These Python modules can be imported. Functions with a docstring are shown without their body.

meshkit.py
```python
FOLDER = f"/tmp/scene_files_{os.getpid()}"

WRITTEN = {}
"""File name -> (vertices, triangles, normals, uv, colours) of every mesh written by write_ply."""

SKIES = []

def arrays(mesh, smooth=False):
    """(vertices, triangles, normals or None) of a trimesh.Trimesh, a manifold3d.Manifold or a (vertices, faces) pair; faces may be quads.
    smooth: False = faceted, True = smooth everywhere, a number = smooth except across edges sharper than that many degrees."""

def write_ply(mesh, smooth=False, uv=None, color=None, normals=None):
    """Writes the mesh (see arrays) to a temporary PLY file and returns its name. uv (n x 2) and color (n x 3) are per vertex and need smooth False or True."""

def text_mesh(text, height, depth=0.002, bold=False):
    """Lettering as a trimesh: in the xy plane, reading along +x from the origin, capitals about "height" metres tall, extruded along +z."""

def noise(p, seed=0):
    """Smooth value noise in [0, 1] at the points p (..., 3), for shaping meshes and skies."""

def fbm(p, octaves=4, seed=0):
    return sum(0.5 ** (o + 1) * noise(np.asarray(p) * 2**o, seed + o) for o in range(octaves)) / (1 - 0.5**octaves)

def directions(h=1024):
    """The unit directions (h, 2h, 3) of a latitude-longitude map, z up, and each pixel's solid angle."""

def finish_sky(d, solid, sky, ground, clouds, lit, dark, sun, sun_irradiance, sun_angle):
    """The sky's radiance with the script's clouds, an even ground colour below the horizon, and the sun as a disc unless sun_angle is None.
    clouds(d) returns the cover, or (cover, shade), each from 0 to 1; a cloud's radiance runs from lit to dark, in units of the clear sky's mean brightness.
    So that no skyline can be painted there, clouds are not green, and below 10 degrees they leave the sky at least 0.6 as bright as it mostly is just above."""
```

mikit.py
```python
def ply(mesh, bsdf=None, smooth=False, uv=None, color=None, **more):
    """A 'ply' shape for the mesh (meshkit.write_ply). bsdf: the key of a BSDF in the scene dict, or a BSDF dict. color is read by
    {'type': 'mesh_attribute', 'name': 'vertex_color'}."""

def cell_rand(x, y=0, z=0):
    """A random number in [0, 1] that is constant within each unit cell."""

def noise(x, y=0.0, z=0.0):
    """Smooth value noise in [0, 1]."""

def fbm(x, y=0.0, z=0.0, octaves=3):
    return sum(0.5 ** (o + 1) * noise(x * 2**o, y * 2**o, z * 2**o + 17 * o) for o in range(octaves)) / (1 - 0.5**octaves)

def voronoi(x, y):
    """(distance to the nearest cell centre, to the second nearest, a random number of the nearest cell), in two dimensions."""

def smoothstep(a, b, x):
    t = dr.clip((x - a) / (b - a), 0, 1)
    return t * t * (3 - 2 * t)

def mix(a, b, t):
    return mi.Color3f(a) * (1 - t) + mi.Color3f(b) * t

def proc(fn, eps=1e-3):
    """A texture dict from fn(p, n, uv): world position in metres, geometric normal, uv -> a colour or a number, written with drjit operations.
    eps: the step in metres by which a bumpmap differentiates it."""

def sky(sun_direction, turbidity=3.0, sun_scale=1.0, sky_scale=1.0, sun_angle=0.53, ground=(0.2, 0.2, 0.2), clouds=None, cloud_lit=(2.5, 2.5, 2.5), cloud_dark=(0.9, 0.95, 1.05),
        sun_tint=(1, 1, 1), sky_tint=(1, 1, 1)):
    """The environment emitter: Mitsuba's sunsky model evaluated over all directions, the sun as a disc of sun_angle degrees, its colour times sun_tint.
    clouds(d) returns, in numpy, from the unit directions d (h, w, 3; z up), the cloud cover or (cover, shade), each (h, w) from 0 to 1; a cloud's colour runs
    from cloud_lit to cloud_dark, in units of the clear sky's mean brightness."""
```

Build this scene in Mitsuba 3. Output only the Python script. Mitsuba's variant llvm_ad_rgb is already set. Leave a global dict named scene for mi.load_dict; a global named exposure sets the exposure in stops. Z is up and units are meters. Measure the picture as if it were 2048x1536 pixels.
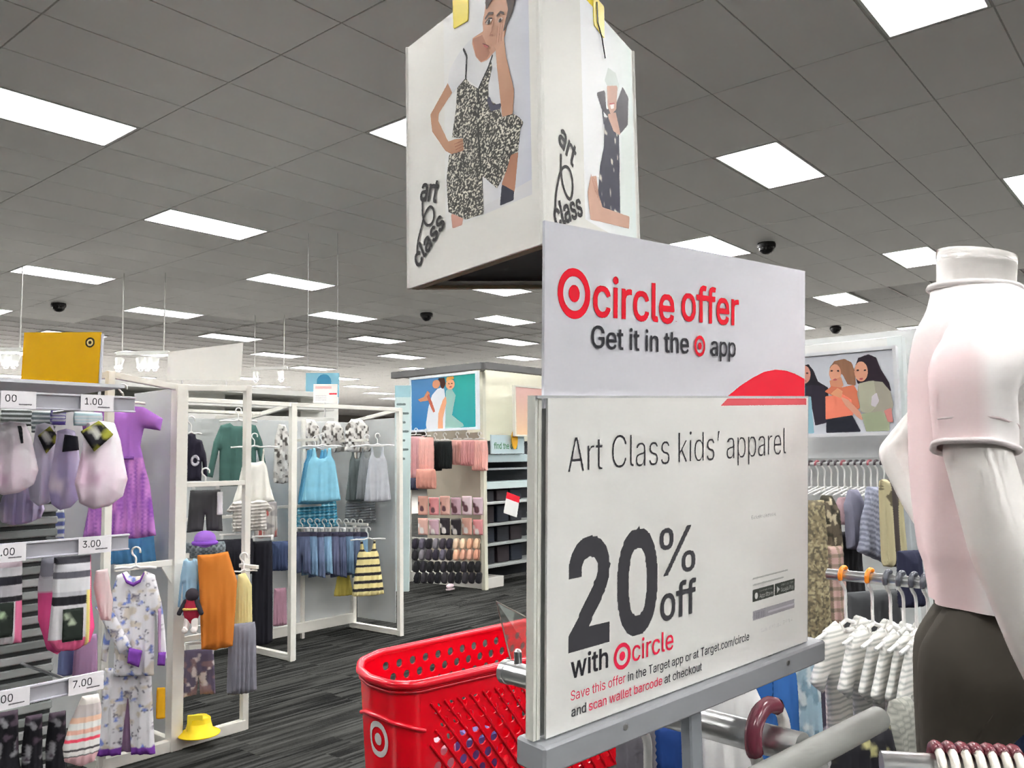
import math
import numpy as np
import trimesh
import manifold3d as m3
import mitsuba as mi
import drjit as dr
import mikit
import meshkit
from shapely.geometry import Polygon, LineString, Point, MultiPolygon, box as sbox
from shapely import affinity, contains_xy, distance, points as shp_points
from shapely.ops import unary_union
from scipy.spatial import Delaunay, cKDTree

T = mi.ScalarTransform4f
scene, labels = {}, {}

# ------------------------------------------------------------------ camera, light level
FOCAL, PITCH, ROLL, EYE = 1698.0, 0.0886, -0.0168, np.array([0.0, 0.0, 1.6])
_cp, _sp, _cr, _sr = math.cos(PITCH), math.sin(PITCH), math.cos(ROLL), math.sin(ROLL)
FWD = np.array([0, _cp, _sp])
RIGHT = _cr * np.array([1.0, 0, 0]) + _sr * np.array([0, -_sp, _cp])
UPV = -_sr * np.array([1.0, 0, 0]) + _cr * np.array([0, -_sp, _cp])
scene['camera'] = {'type': 'perspective', 'fov': math.degrees(2 * math.atan(1024 / FOCAL)), 'fov_axis': 'x', 'near_clip': 0.05, 'far_clip': 200.0,
                   'to_world': T().look_at(origin=EYE.tolist(), target=(EYE + FWD).tolist(), up=UPV.tolist())}
exposure = 1.33
PANEL_RADIANCE = 20.0      # every ceiling panel of the shop
PANEL_TINT = (1.0, 0.99, 0.965)
CEIL = 4.25

# shop grid directions: a runs away to the right, b away to the left; every fixture and the ceiling follow it
GA = math.radians(39.57)
A = np.array([math.sin(GA), math.cos(GA), 0.0])
B = np.array([-math.cos(GA), math.sin(GA), 0.0])
Z = np.array([0, 0, 1.0])
PSI_A = math.degrees(math.atan2(A[1], A[0]))       # a thing whose width runs along a
PSI_B = math.degrees(math.atan2(-B[1], -B[0]))     # a thing whose width runs along -b


def ray(x, y):
    return FWD + (x - 1024) / FOCAL * RIGHT - (y - 768) / FOCAL * UPV


def at(x, y, Y):
    d = ray(x, y)
    return EYE + d * Y / d[1]


def at_z(x, y, z):
    d = ray(x, y)
    return EYE + d * (z - EYE[2]) / d[2]


def on(x, y, p0, n):
    d = ray(x, y)
    return EYE + d * (np.dot(np.asarray(p0) - EYE, n) / np.dot(d, n))


# ------------------------------------------------------------------ materials
def lin(r, g=None, b=None):
    c = np.asarray([r, g, b] if g is not None else r, float) / 255.0
    return np.where(c <= 0.04045, c / 12.92, ((c + 0.055) / 1.055) ** 2.4)


VC = {'type': 'mesh_attribute', 'name': 'vertex_color'}


def pbr(rough, spec=0.4, **kw):
    return {'type': 'twosided', 'bsdf': {'type': 'principled', 'base_color': VC, 'roughness': rough, 'specular': spec, **kw}}


scene['cloth'] = pbr(0.9, 0.15)
scene['paper'] = pbr(0.6, 0.12)
scene['satin'] = pbr(0.5, 0.3)
scene['gloss'] = pbr(0.22, 0.5)
scene['metal'] = pbr(0.28, 0.5, metallic=1.0)
scene['clear'] = {'type': 'thindielectric', 'int_ior': 1.3}
scene['frosted'] = {'type': 'blendbsdf', 'weight': 0.35, 'a': {'type': 'thindielectric', 'int_ior': 1.25}, 'b': {'type': 'twosided', 'bsdf': {'type': 'diffuse', 'reflectance': {'type': 'rgb', 'value': [0.10, 0.13, 0.115]}}}}


def carpet(p, n, uv):
    u = p.x * float(A[0]) + p.y * float(A[1])
    v = p.x * float(B[0]) + p.y * float(B[1])
    row = mikit.cell_rand(v / 0.23, dr.floor(u / 0.92 + mikit.cell_rand(v / 0.23) * 3.0))
    streak = mikit.fbm(u * 2.2 + row * 40, v * 42.0, 0.0, 3)
    fine = mikit.noise(u * 90, v * 300.0)
    t = mikit.smoothstep(0.25, 0.8, streak) * 0.75 + row * 0.22 + (fine - 0.5) * 0.18
    return mikit.mix((0.0095, 0.0097, 0.0095), (0.056, 0.057, 0.054), dr.clip(t, 0, 1))


def ceil_tint(p, n, uv):
    u = (p.x * float(A[0]) + p.y * float(A[1]) - 0.7105) / 1.2192
    v = (p.x * float(B[0]) + p.y * float(B[1]) - 0.2336) / 0.6096
    fu, fv = u - dr.floor(u), v - dr.floor(v)
    line = dr.select((fu < 0.008) | (fu > 0.992) | (fv < 0.015) | (fv > 0.985), 0.62, 1.0)
    return mi.Color3f(0.93, 0.92, 0.90) * line * (0.96 + 0.06 * mikit.noise(u * 40, v * 20))


scene['carpet'] = {'type': 'twosided', 'bsdf': {'type': 'diffuse', 'reflectance': mikit.proc(carpet)}}
scene['ceiling_paint'] = {'type': 'twosided', 'bsdf': {'type': 'diffuse', 'reflectance': mikit.proc(ceil_tint)}}

# ------------------------------------------------------------------ names and labels
used = {}


def key_of(name):
    k = used.get(name, 0)
    used[name] = k + 1
    return name if k == 0 else f'{name}_{k:03d}'


def tag(key, label=None, cat=None, group=None, kind=None):
    d = {k: v for k, v in (('label', label), ('category', cat), ('group', group), ('kind', kind)) if v}
    if d:
        labels[key] = d


def thing(name, label=None, cat=None, group=None, kind=None):
    key = key_of(name)
    tag(key, label, cat, group, kind)
    return key


# ------------------------------------------------------------------ mesh building
def rotz(deg):
    c, s = math.cos(math.radians(deg)), math.sin(math.radians(deg))
    return np.array([[c, -s, 0], [s, c, 0], [0, 0, 1.0]])


def frame(x, z):
    """rotation whose columns are right x, into-the-thing y, up z"""
    x, z = np.asarray(x, float), np.asarray(z, float)
    x = x / np.linalg.norm(x)
    z = z - x * (z @ x)
    z /= np.linalg.norm(z)
    return np.stack([x, np.cross(z, x), z], 1)


FA = frame(A, Z)           # local x along a, local -y faces the camera side
FB = frame(-B, Z)          # local x along -b


class M:
    def __init__(s):
        s.v, s.f, s.c, s.n = [], [], [], 0

    def raw(s, v, f, c, R=None, o=(0, 0, 0)):
        v = np.asarray(v, float)
        if R is not None:
            v = v @ R.T
        v = v + np.asarray(o, float)
        f = np.asarray(f, int)
        if f.shape[1] == 4:
            f = np.vstack([f[:, [0, 1, 2]], f[:, [0, 2, 3]]])
        s.v.append(v)
        s.f.append(f + s.n)
        s.c.append(np.broadcast_to(np.asarray(c, float), (len(v), 3)))
        s.n += len(v)
        return s

    def box(s, c, size, col, R=None, o=(0, 0, 0), bev=0.0):
        h = np.asarray(size, float) / 2
        if bev > 0:
            b = min(bev, h.min() * 0.49)
            pts = []
            for sx in (-1, 1):
                for sy in (-1, 1):
                    for sz in (-1, 1):
                        for k in range(3):
                            q = h - b
                            q[k] = h[k]
                            pts.append(np.array([sx, sy, sz]) * q)
            m = trimesh.convex.convex_hull(np.array(pts))
        else:
            m = trimesh.creation.box(2 * h)
        return s.raw(m.vertices + np.asarray(c, float), m.faces, col, R, o)

    def tm(s, m, col, R=None, o=(0, 0, 0)):
        if hasattr(m, 'to_mesh'):
            g = m.to_mesh()
            return s.raw(g.vert_properties[:, :3], g.tri_verts, col, R, o)
        return s.raw(m.vertices, m.faces, col, R, o)

    def tube(s, pts, r, col, sides=8, R=None, o=(0, 0, 0), closed=False):
        p = np.asarray(pts, float)
        n = len(p)
        rr = np.broadcast_to(np.asarray(r, float), (n,))
        if closed:
            t = np.roll(p, -1, 0) - np.roll(p, 1, 0)
        else:
            t = np.gradient(p, axis=0)
        t /= np.linalg.norm(t, axis=1, keepdims=True) + 1e-12
        ref = np.array([0.0, 0.3, 1.0]) if abs(t[0][2]) < 0.8 else np.array([1.0, 0.2, 0])
        u = np.cross(t[0], ref)
        us = []
        for k in range(n):
            u = u - t[k] * (u @ t[k])
            u /= np.linalg.norm(u) + 1e-12
            us.append(u)
        us = np.array(us)
        w = np.cross(t, us)
        ang = np.arange(sides) * 2 * np.pi / sides
        v = p[:, None] + rr[:, None, None] * (np.cos(ang)[None, :, None] * us[:, None] + np.sin(ang)[None, :, None] * w[:, None])
        v = v.reshape(-1, 3)
        f = []
        for i in range(n if closed else n - 1):
            for j in range(sides):
                k, j2 = (i + 1) % n, (j + 1) % sides
                f.append([i * sides + j, i * sides + j2, k * sides + j2, k * sides + j])
        f = np.array(f)
        f = np.vstack([f[:, [0, 1, 2]], f[:, [0, 2, 3]]])
        if not closed:
            a, b = len(v), len(v) + 1
            v = np.vstack([v, p[0], p[-1]])
            j = np.arange(sides)
            f = np.vstack([f, np.stack([np.full(sides, a), (j + 1) % sides, j], 1), np.stack([np.full(sides, b), (n - 1) * sides + j, (n - 1) * sides + (j + 1) % sides], 1)])
        return s.raw(v, f, col, R, o)

    def rod(s, p, q, r, col, sides=10, **k):
        return s.tube([p, np.asarray(p) * 0.5 + np.asarray(q) * 0.5, q], r, col, sides, **k)

    def prism(s, poly, d, col, R=None, o=(0, 0, 0), y0=0.0):
        """polygon in local x-z, thickness d along local +y from y0"""
        for g in getattr(poly, 'geoms', [poly]):
            if g.area < 1e-9:
                continue
            e = trimesh.creation.extrude_polygon(g, d, engine='earcut')
            v = np.stack([e.vertices[:, 0], y0 + e.vertices[:, 2], e.vertices[:, 1]], 1)
            s.raw(v, e.faces[:, ::-1], col, R, o)
        return s

    def lathe(s, prof, col, sides=16, R=None, o=(0, 0, 0)):
        m = trimesh.creation.revolve(np.asarray(prof, float), sections=sides)
        return s.raw(m.vertices, m.faces, col, R, o)

    def ball(s, c, r, col, sub=2, R=None, o=(0, 0, 0)):
        m = trimesh.creation.icosphere(subdivisions=sub)
        return s.raw(m.vertices * np.asarray(r, float) + np.asarray(c, float), m.faces, col, R, o)

    def sheet(s, v, f, c):
        return s.raw(v, f, c)

    def put(s, name, mat='satin', parent=None, label=None, cat=None, group=None, kind=None, smooth=30, **more):
        key = key_of(name if parent is None else f'{parent}__{name}')
        v, f, c = np.vstack(s.v), np.vstack(s.f), np.vstack(s.c)
        if smooth not in (True, False):
            m = trimesh.Trimesh(v, f, process=False)
            m = trimesh.graph.smooth_shade(m, angle=np.radians(smooth), facet_minarea=None)
            if len(m.vertices) != len(v) or not np.allclose(m.vertices, v):
                # colours follow the corner they came from
                src = np.empty(len(m.vertices), int)
                nn = cKDTree(v).query(m.vertices)[1]
                src[:] = nn
                c = c[src]
            v, f, smooth = np.array(m.vertices), np.array(m.faces), True
        scene[key] = mikit.ply((v, f), mat, smooth=smooth, color=np.clip(c, 0, 1), **more)
        tag(key, label, cat, group, kind)
        return key


def copy_of(src, key, shift, label=None, cat=None, group=None):
    """a copy of one entry moved by shift"""
    k = key_of(key)
    scene[k] = {**scene[src], 'to_world': T().translate([float(x) for x in shift])}
    tag(k, label, cat, group)
    return k


def smooth_path(pts, n=40, closed=False):
    from scipy.interpolate import CubicSpline
    p = np.asarray(pts, float)
    if closed:
        p = np.vstack([p, p[:1]])
    d = np.r_[0, np.cumsum(np.linalg.norm(np.diff(p, axis=0), axis=1))]
    cs = CubicSpline(d, p, bc_type='periodic' if closed else 'natural')
    q = cs(np.linspace(0, d[-1], n))
    return q[:-1] if closed else q


ORD = ('first', 'second', 'third', 'fourth', 'fifth', 'sixth', 'seventh', 'eighth', 'ninth', 'tenth', 'eleventh', 'twelfth', 'thirteenth', 'fourteenth')


# lettering as polygons
_text = {}


def text_poly(text, grow=0.0):
    """polygon of the text with capitals 1 unit high, baseline at 0; grow thickens or thins the strokes"""
    if text not in _text:
        m = meshkit.text_mesh(text, 1.0, 0.01)
        top = m.triangles[m.face_normals[:, 2] > 0.9][:, :, :2]
        g = unary_union([Polygon(t) for t in top if Polygon(t).area > 1e-9])
        _text[text] = g
    g = _text[text]
    return g.buffer(grow, join_style=2, mitre_limit=2) if grow else g


def fit_text(text, x0, x1, base, cap, grow=0.0, unit=None):
    g = text_poly(text, grow)
    a, _, b, _ = g.bounds
    sx = (x1 - x0) / (b - a) if x1 is not None else cap
    return affinity.affine_transform(g, [sx, 0, 0, cap, x0 - a * sx, base])


def ellipse(cx, cy, rx, ry=None, n=40):
    return Polygon([(cx + rx * math.cos(t), cy + (ry or rx) * math.sin(t)) for t in np.linspace(0, 2 * np.pi, n, endpoint=False)])


def bullseye(cx, cy, r, squeeze=1.0):
    return unary_union([ellipse(cx, cy, r * squeeze, r).difference(ellipse(cx, cy, r * .68 * squeeze, r * .68)), ellipse(cx, cy, r * .34 * squeeze, r * .34)])


def rnd(poly, r):
    return poly.buffer(-r).buffer(2 * r).buffer(-r)


def grid_mesh(poly, res):
    """points and triangles filling the polygon, about res apart; also its boundary edges"""
    V, F, E, n0 = [], [], [], 0
    for g in getattr(poly, 'geoms', [poly]):
        if g.area < res * res * 0.2:
            continue
        bp = []
        for ring in [g.exterior, *g.interiors]:
            L = ring.length
            k = max(8, int(math.ceil(L / res)))
            c = np.array(ring.coords)[:-1]
            q = np.array([ring.interpolate(t).coords[0] for t in np.linspace(0, L, k, endpoint=False)])
            q = np.vstack([c, q])
            tt = np.array([ring.project(Point(p)) for p in q])
            q = q[np.argsort(tt)]
            keep = [0]
            for i in range(1, len(q)):
                if np.linalg.norm(q[i] - q[keep[-1]]) > res * 0.25:
                    keep.append(i)
            bp.append(q[keep])
        bp = np.vstack(bp)
        x0, y0, x1, y1 = g.bounds
        xs, ys = np.meshgrid(np.arange(x0, x1 + res, res), np.arange(y0, y1 + res, res * 0.866))
        xs = xs + (np.arange(xs.shape[0]) % 2)[:, None] * res * 0.5
        inner = g.buffer(-res * 0.45)
        ok = contains_xy(inner, xs.ravel(), ys.ravel())
        P = np.vstack([bp, np.stack([xs.ravel()[ok], ys.ravel()[ok]], 1)])
        t = Delaunay(P).simplices
        cen = P[t].mean(1)
        t = t[contains_xy(g, cen[:, 0], cen[:, 1])]
        a = P[t]
        area = (a[:, 1, 0] - a[:, 0, 0]) * (a[:, 2, 1] - a[:, 0, 1]) - (a[:, 1, 1] - a[:, 0, 1]) * (a[:, 2, 0] - a[:, 0, 0])
        t = np.where((area < 0)[:, None], t[:, ::-1], t)[np.abs(area) > 1e-12]
        V.append(P)
        F.append(t + n0)
        n0 += len(P)
    return np.vstack(V), np.vstack(F)


def rim_edges(F):
    e = np.vstack([F[:, [0, 1]], F[:, [1, 2]], F[:, [2, 0]]])
    s = np.sort(e, 1)
    _, inv, cnt = np.unique(s, axis=0, return_inverse=True, return_counts=True)
    return e[cnt[inv.ravel()] == 1]


class Print:
    """flat printed layers on a panel: origin o, right ux, up uz, all lying on the panel's front face; each layer is a real thin sheet"""

    def __init__(s, o, ux, uz, lift=0.00012):
        s.o, s.ux, s.uz = np.asarray(o, float), np.asarray(ux, float), np.asarray(uz, float)
        s.nrm = np.cross(s.ux, s.uz)
        s.m, s.k, s.lift = M(), 1, lift

    def add(s, poly, col, res=None):
        if poly.is_empty:
            return s
        off = s.nrm * s.lift * s.k
        s.k += 1
        if res:
            P, F = grid_mesh(poly, res)
            c = col(P[:, 0], P[:, 1]) if callable(col) else col
            s.m.raw(s.o + P[:, :1] * s.ux + P[:, 1:] * s.uz + off, F, c)
        else:
            for g in getattr(poly, 'geoms', [poly]):
                if g.area < 1e-10 or g.geom_type != 'Polygon':
                    continue
                v, f = trimesh.creation.triangulate_polygon(g, engine='earcut')
                v = np.asarray(v)
                s.m.raw(s.o + v[:, :1] * s.ux + v[:, 1:2] * s.uz + off, f, col)
        return s

    def put(s, name, parent, label=None, mat='paper', **k):
        return s.m.put(name, mat, parent, label, smooth=False, **k)


def nz(x, y, sx, sy=None, seed=0, oct=2):
    p = np.stack([np.asarray(x) * sx, np.asarray(y) * (sy or sx), np.zeros_like(np.asarray(x, float)) + 3.3 * seed + 0.5], -1)
    return meshkit.fbm(p, oct, seed)


def blend(c1, c2, t):
    t = np.clip(np.asarray(t), 0, 1)[..., None]
    return np.asarray(c1) * (1 - t) + np.asarray(c2) * t


WHITE = lin(238, 238, 236)
OFFWHITE = lin(226, 225, 220)
PAPER = lin(236, 236, 238)
CHROME = np.array([0.62, 0.63, 0.63])
GREYMET = lin(128, 130, 134)
BLACK = lin(22, 22, 25)
INK = lin(42, 42, 46)
RED = lin(205, 20, 40)

# ================================================================== the room: floor, ceiling, walls
UV0 = np.array([0.7105, 0.2336])          # where the ceiling grid starts, in metres along a and b
TU, TV = 1.2192, 0.6096
# calibrated: grid point (0,0) lies at 3.15 m along a and 5.11 m along b
UV0 = np.array([3.150 - 2 * TU, 5.1104 - 8 * TV])


def ab(u, v, z):
    return A * u + B * v + Z * z


A0, A1, B0, B1 = -9.0, 37.0, -16.0, 38.0
fl = M()
fl.raw([ab(A0, B0, 0), ab(A1, B0, 0), ab(A1, B1, 0), ab(A0, B1, 0)], [[0, 3, 2], [0, 2, 1]], (0.1, 0.1, 0.1))
fl.put('floor', 'carpet', kind='structure', label='dark grey streaked carpet of the shop floor', smooth=False)
# unseen pale vinyl floor behind the carpet, added to brighten the far ceiling
for nm, c in (('floor_tile', (19.0, B0, A1, B1)), ('floor_tile', (A0, 19.0, 18.99, B1))):
    g = M()
    g.raw([ab(c[0], c[1], .004), ab(c[2], c[1], .004), ab(c[2], c[3], .004), ab(c[0], c[3], .004)], [[0, 1, 2], [0, 2, 3]], lin(134, 132, 129))
    g.put(nm, 'satin', kind='structure', label='pale vinyl floor of the far aisles', smooth=False)
cl = M()
cl.raw([ab(A0, B0, CEIL + 0.012), ab(A1, B0, CEIL + 0.012), ab(A1, B1, CEIL + 0.012), ab(A0, B1, CEIL + 0.012)], [[0, 1, 2], [0, 2, 3]], (0.7, 0.7, 0.7))
cl.put('ceiling', 'ceiling_paint', kind='structure', label='suspended ceiling of grey-white panels with rows of bright lights', smooth=False)
for nm, p, q in (('wall_right', (A0, B0), (A1, B0)), ('wall_back', (A1, B0), (A1, B1)), ('wall_left', (A1, B1), (A0, B1)), ('wall_front', (A0, B1), (A0, B0))):
    w = M()
    w.raw([ab(*p, 0), ab(*q, 0), ab(*q, CEIL + 0.012), ab(*p, CEIL + 0.012)], [[0, 1, 2], [0, 2, 3]], lin(118, 113, 109))
    w.put(nm, 'satin', kind='structure', label='plain pale far wall of the shop', smooth=False)

# lattice of the light panels (cells u, v counted from the grid point that was measured)
lit_cells = set()
spots = []
for u in range(-5, 27, 2):
    first = 2 if u % 4 == 3 else 5
    for v in range(first - 60, 60, 6):
        pu, pv = 3.150 + (u + 0.5) * TU, 5.1104 + (v + 0.5) * TV
        p = ab(pu, pv, CEIL)
        if not (A0 + 1 < pu < A1 - 1 and B0 + 1 < pv < B1 - 1):
            continue
        if (abs(p[0]) > 0.72 * p[1] + 6.0 or p[1] < -4.5 or p[1] > 36) and np.hypot(p[0], p[1]) > 13.5:
            continue
        lit_cells.add((u, v))
        spots.append((p[1], u, v, p))
spots.sort(key=lambda s: s[0])
fr = M()
hx, hy = TU / 2 - 0.012, TV / 2 - 0.012
for sx in (-1, 1):
    fr.box((sx * (hx - 0.009), 0, -0.012), (0.018, 2 * hy, 0.024), lin(225, 225, 222), FA)
    fr.box((0, sx * (hy - 0.009), -0.012), (2 * hx - 0.036, 0.018, 0.024), lin(225, 225, 222), FA)
df = M()
df.box((0, 0, -0.006), (2 * hx - 0.036, 2 * hy - 0.036, 0.008), (0.8, 0.8, 0.8), FA)
em = {'type': 'area', 'radiance': {'type': 'rgb', 'value': [PANEL_RADIANCE * c for c in PANEL_TINT]}}
first = None
NAMED = {(1, 11): 'long lit ceiling panel at the far left, above the yellow sign and the black dome', (3, 8): 'lit ceiling panel just left of the lower left corner of the hanging sign',
         (3, 14): 'lit ceiling panel above the gap between the yellow sign and the blank sign', (5, 11): 'small lit ceiling panel below and left of the hanging sign, beside a black dome',
         (5, 17): 'lit ceiling panel just above the top corner of the blank sign', (7, 14): 'small lit ceiling panel above the left roof bar of the corner display',
         (7, 8): 'lit ceiling panel right under the hanging sign, cut by the offer sign', (5, -1): 'lit ceiling panel half hidden behind the sloping top edge of the offer sign',
         (7, -4): 'lit ceiling panel partly hidden by the mannequin neck', (9, -1): 'small lit ceiling panel between the offer sign and the mannequin, above the girls poster',
         (3, -10): 'lit ceiling panel cut by the right edge of the picture, above the mannequin',
         (-1, 2): 'long lit ceiling panel at the upper left, nearest to the camera on that side', (3, -4): 'lit ceiling panel to the right of the hanging triangular sign, in mid ceiling',
         (1, -7): 'large lit ceiling panel cut by the top edge at the upper right', (1, 5): 'lit ceiling panel second nearest on the left, alone in mid ceiling',
         (1, -1): 'lit ceiling panel half hidden behind the left face of the hanging sign'}
for Yd, u, v, p in spots:
    t = thing('ceiling_light', NAMED.get((u, v), 'bright white panel light set flush in the ceiling grid, one of the many further rows'), 'ceiling light', None if (u, v) in NAMED else 'ceiling panel lights')
    if first is None:
        first = (fr.put('frame', 'satin', t, smooth=False), df.put('diffuser', 'satin', t, smooth=False, emitter=em))
        for k in first:
            scene[k]['to_world'] = T().translate([float(x) for x in p + Z * 0.012])
    else:
        for k, nm in zip(first, ('frame', 'diffuser')):
            kk = key_of(f'{t}__{nm}')
            scene[kk] = {**scene[k], 'to_world': T().translate([float(x) for x in p + Z * 0.012])}

# ceiling tiles that can be told apart: each a piece of its own below the slab, the dark grid runners between them
tile = M()
tile.box((TU / 2, TV / 2, 0.006), (TU - 0.012, TV - 0.012, 0.012), lin(248, 246, 242), FA)
cells = []
for u in range(-6, 9):
    for v in range(-16, 26):
        if (u, v) in lit_cells:
            continue
        c = ab(3.150 + (u + .5) * TU, 5.1104 + (v + .5) * TV, CEIL)
        d = c - EYE
        zc = d @ FWD
        if zc < 1.2:
            continue
        px, py = 1024 + FOCAL * (d @ RIGHT) / zc, 768 - FOCAL * (d @ UPV) / zc
        if -220 < px < 2268 and -260 < py < 640:
            cells.append((zc, u, v))
cells.sort()
ft = None
for zc, u, v in cells[:300]:
    p = ab(3.150 + u * TU, 5.1104 + v * TV, CEIL - 0.012)
    if ft is None:
        ft = tile.put('tile', 'satin', 'ceiling', smooth=False)
        scene[ft]['to_world'] = T().translate([float(x) for x in p])
    else:
        k = key_of('ceiling__tile')
        scene[k] = {**scene[ft], 'to_world': T().translate([float(x) for x in p])}
RUN = lin(186, 183, 178)
for i in range(-6, 10):
    g = M()
    g.box((0, 0, 0), (0.022, 26 * TV, 0.006), RUN, FA, ab(3.150 + i * TU, 5.1104 + 5 * TV, CEIL - 0.004))
    g.put('runner', 'satin', 'ceiling', smooth=False)
for j in range(-16, 26):
    g = M()
    g.box((0, 0, 0), (16 * TU, 0.022, 0.006), RUN, FA, ab(3.150 + 2 * TU, 5.1104 + j * TV, CEIL - 0.0045))
    g.put('runner', 'satin', 'ceiling', smooth=False)

# black camera domes and small white ceiling fittings
for px, py, lab in ((1533, 494, 'black security camera dome on the ceiling beside the light above the sign, the largest one'), (853, 632, 'small black camera dome on the ceiling left of the hanging sign'),
                    (117, 613, 'black camera dome on the ceiling at the left, above the yellow sign'), (1671, 659, 'tiny black camera dome on the ceiling above the poster of three girls')):
    p = at_z(px, py, CEIL - 0.06)
    t = thing('camera_dome', lab, 'security camera')
    M().lathe([(0, 0.062), (0.105, 0.062), (0.115, 0.04), (0.11, 0.0), (0.0, 0.0)], lin(30, 30, 32), 20, None, p - Z * 0.01).put('base', 'satin', t)
    M().lathe([(0.095, 0.0), (0.088, -0.035), (0.06, -0.066), (0.03, -0.08), (0.0, -0.083)], lin(12, 12, 14), 20, None, p - Z * 0.01).put('dome', 'gloss', t)

# ================================================================== hanging triangular sign
BC = np.array([0.114, 2.759, 2.31])
YAW, ANG, BH, BS = 2.218, 1.156, 1.041, 0.9
DL = np.array([math.cos(YAW), math.sin(YAW), 0])
DR = np.array([math.cos(YAW - ANG), math.sin(YAW - ANG), 0])
PL, PR = BC + DL * BS, BC + DR * BS
t = thing('hanging_sign', 'white three-sided hanging sign with photographs of children and the art class lettering', 'hanging sign')


def panel(p, q, nm):
    x = (q - p) / np.linalg.norm(q - p)
    R = frame(x, Z)
    g = M()
    w = np.linalg.norm(q - p)
    g.box((w / 2, 0.008, BH / 2), (w, 0.016, BH), OFFWHITE, R, p, bev=0.002)
    return g.put(nm, 'paper', t, smooth=False), R


k1, R1 = panel(PL, BC, 'panel')
k2, R2 = panel(BC, PR, 'panel')
k3, R3 = panel(PR, PL, 'panel')
g = M()
for p, q in ((PL, BC), (BC, PR), (PR, PL)):
    x = (q - p) / np.linalg.norm(q - p)
    w = np.linalg.norm(q - p)
    g.box((w / 2, 0.022, 0.004), (w - 0.05, 0.03, 0.012), lin(120, 112, 88), frame(x, Z), p)
g.put('bottom_edge', 'satin', t, smooth=False, label='raw brown board edge along the open bottom')
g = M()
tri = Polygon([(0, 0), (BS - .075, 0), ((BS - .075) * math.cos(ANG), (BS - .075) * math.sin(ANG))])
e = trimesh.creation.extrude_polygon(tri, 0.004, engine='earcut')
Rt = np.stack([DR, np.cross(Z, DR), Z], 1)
g.raw(e.vertices, e.faces, lin(14, 14, 20), Rt, BC + (DL + DR) * 0.024 + Z * 0.030)  # black sheet stands in for the shade of the hollow inside
g.put('dark_inner_floor', 'satin', t, smooth=False, label='black inside seen through the open bottom')
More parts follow.
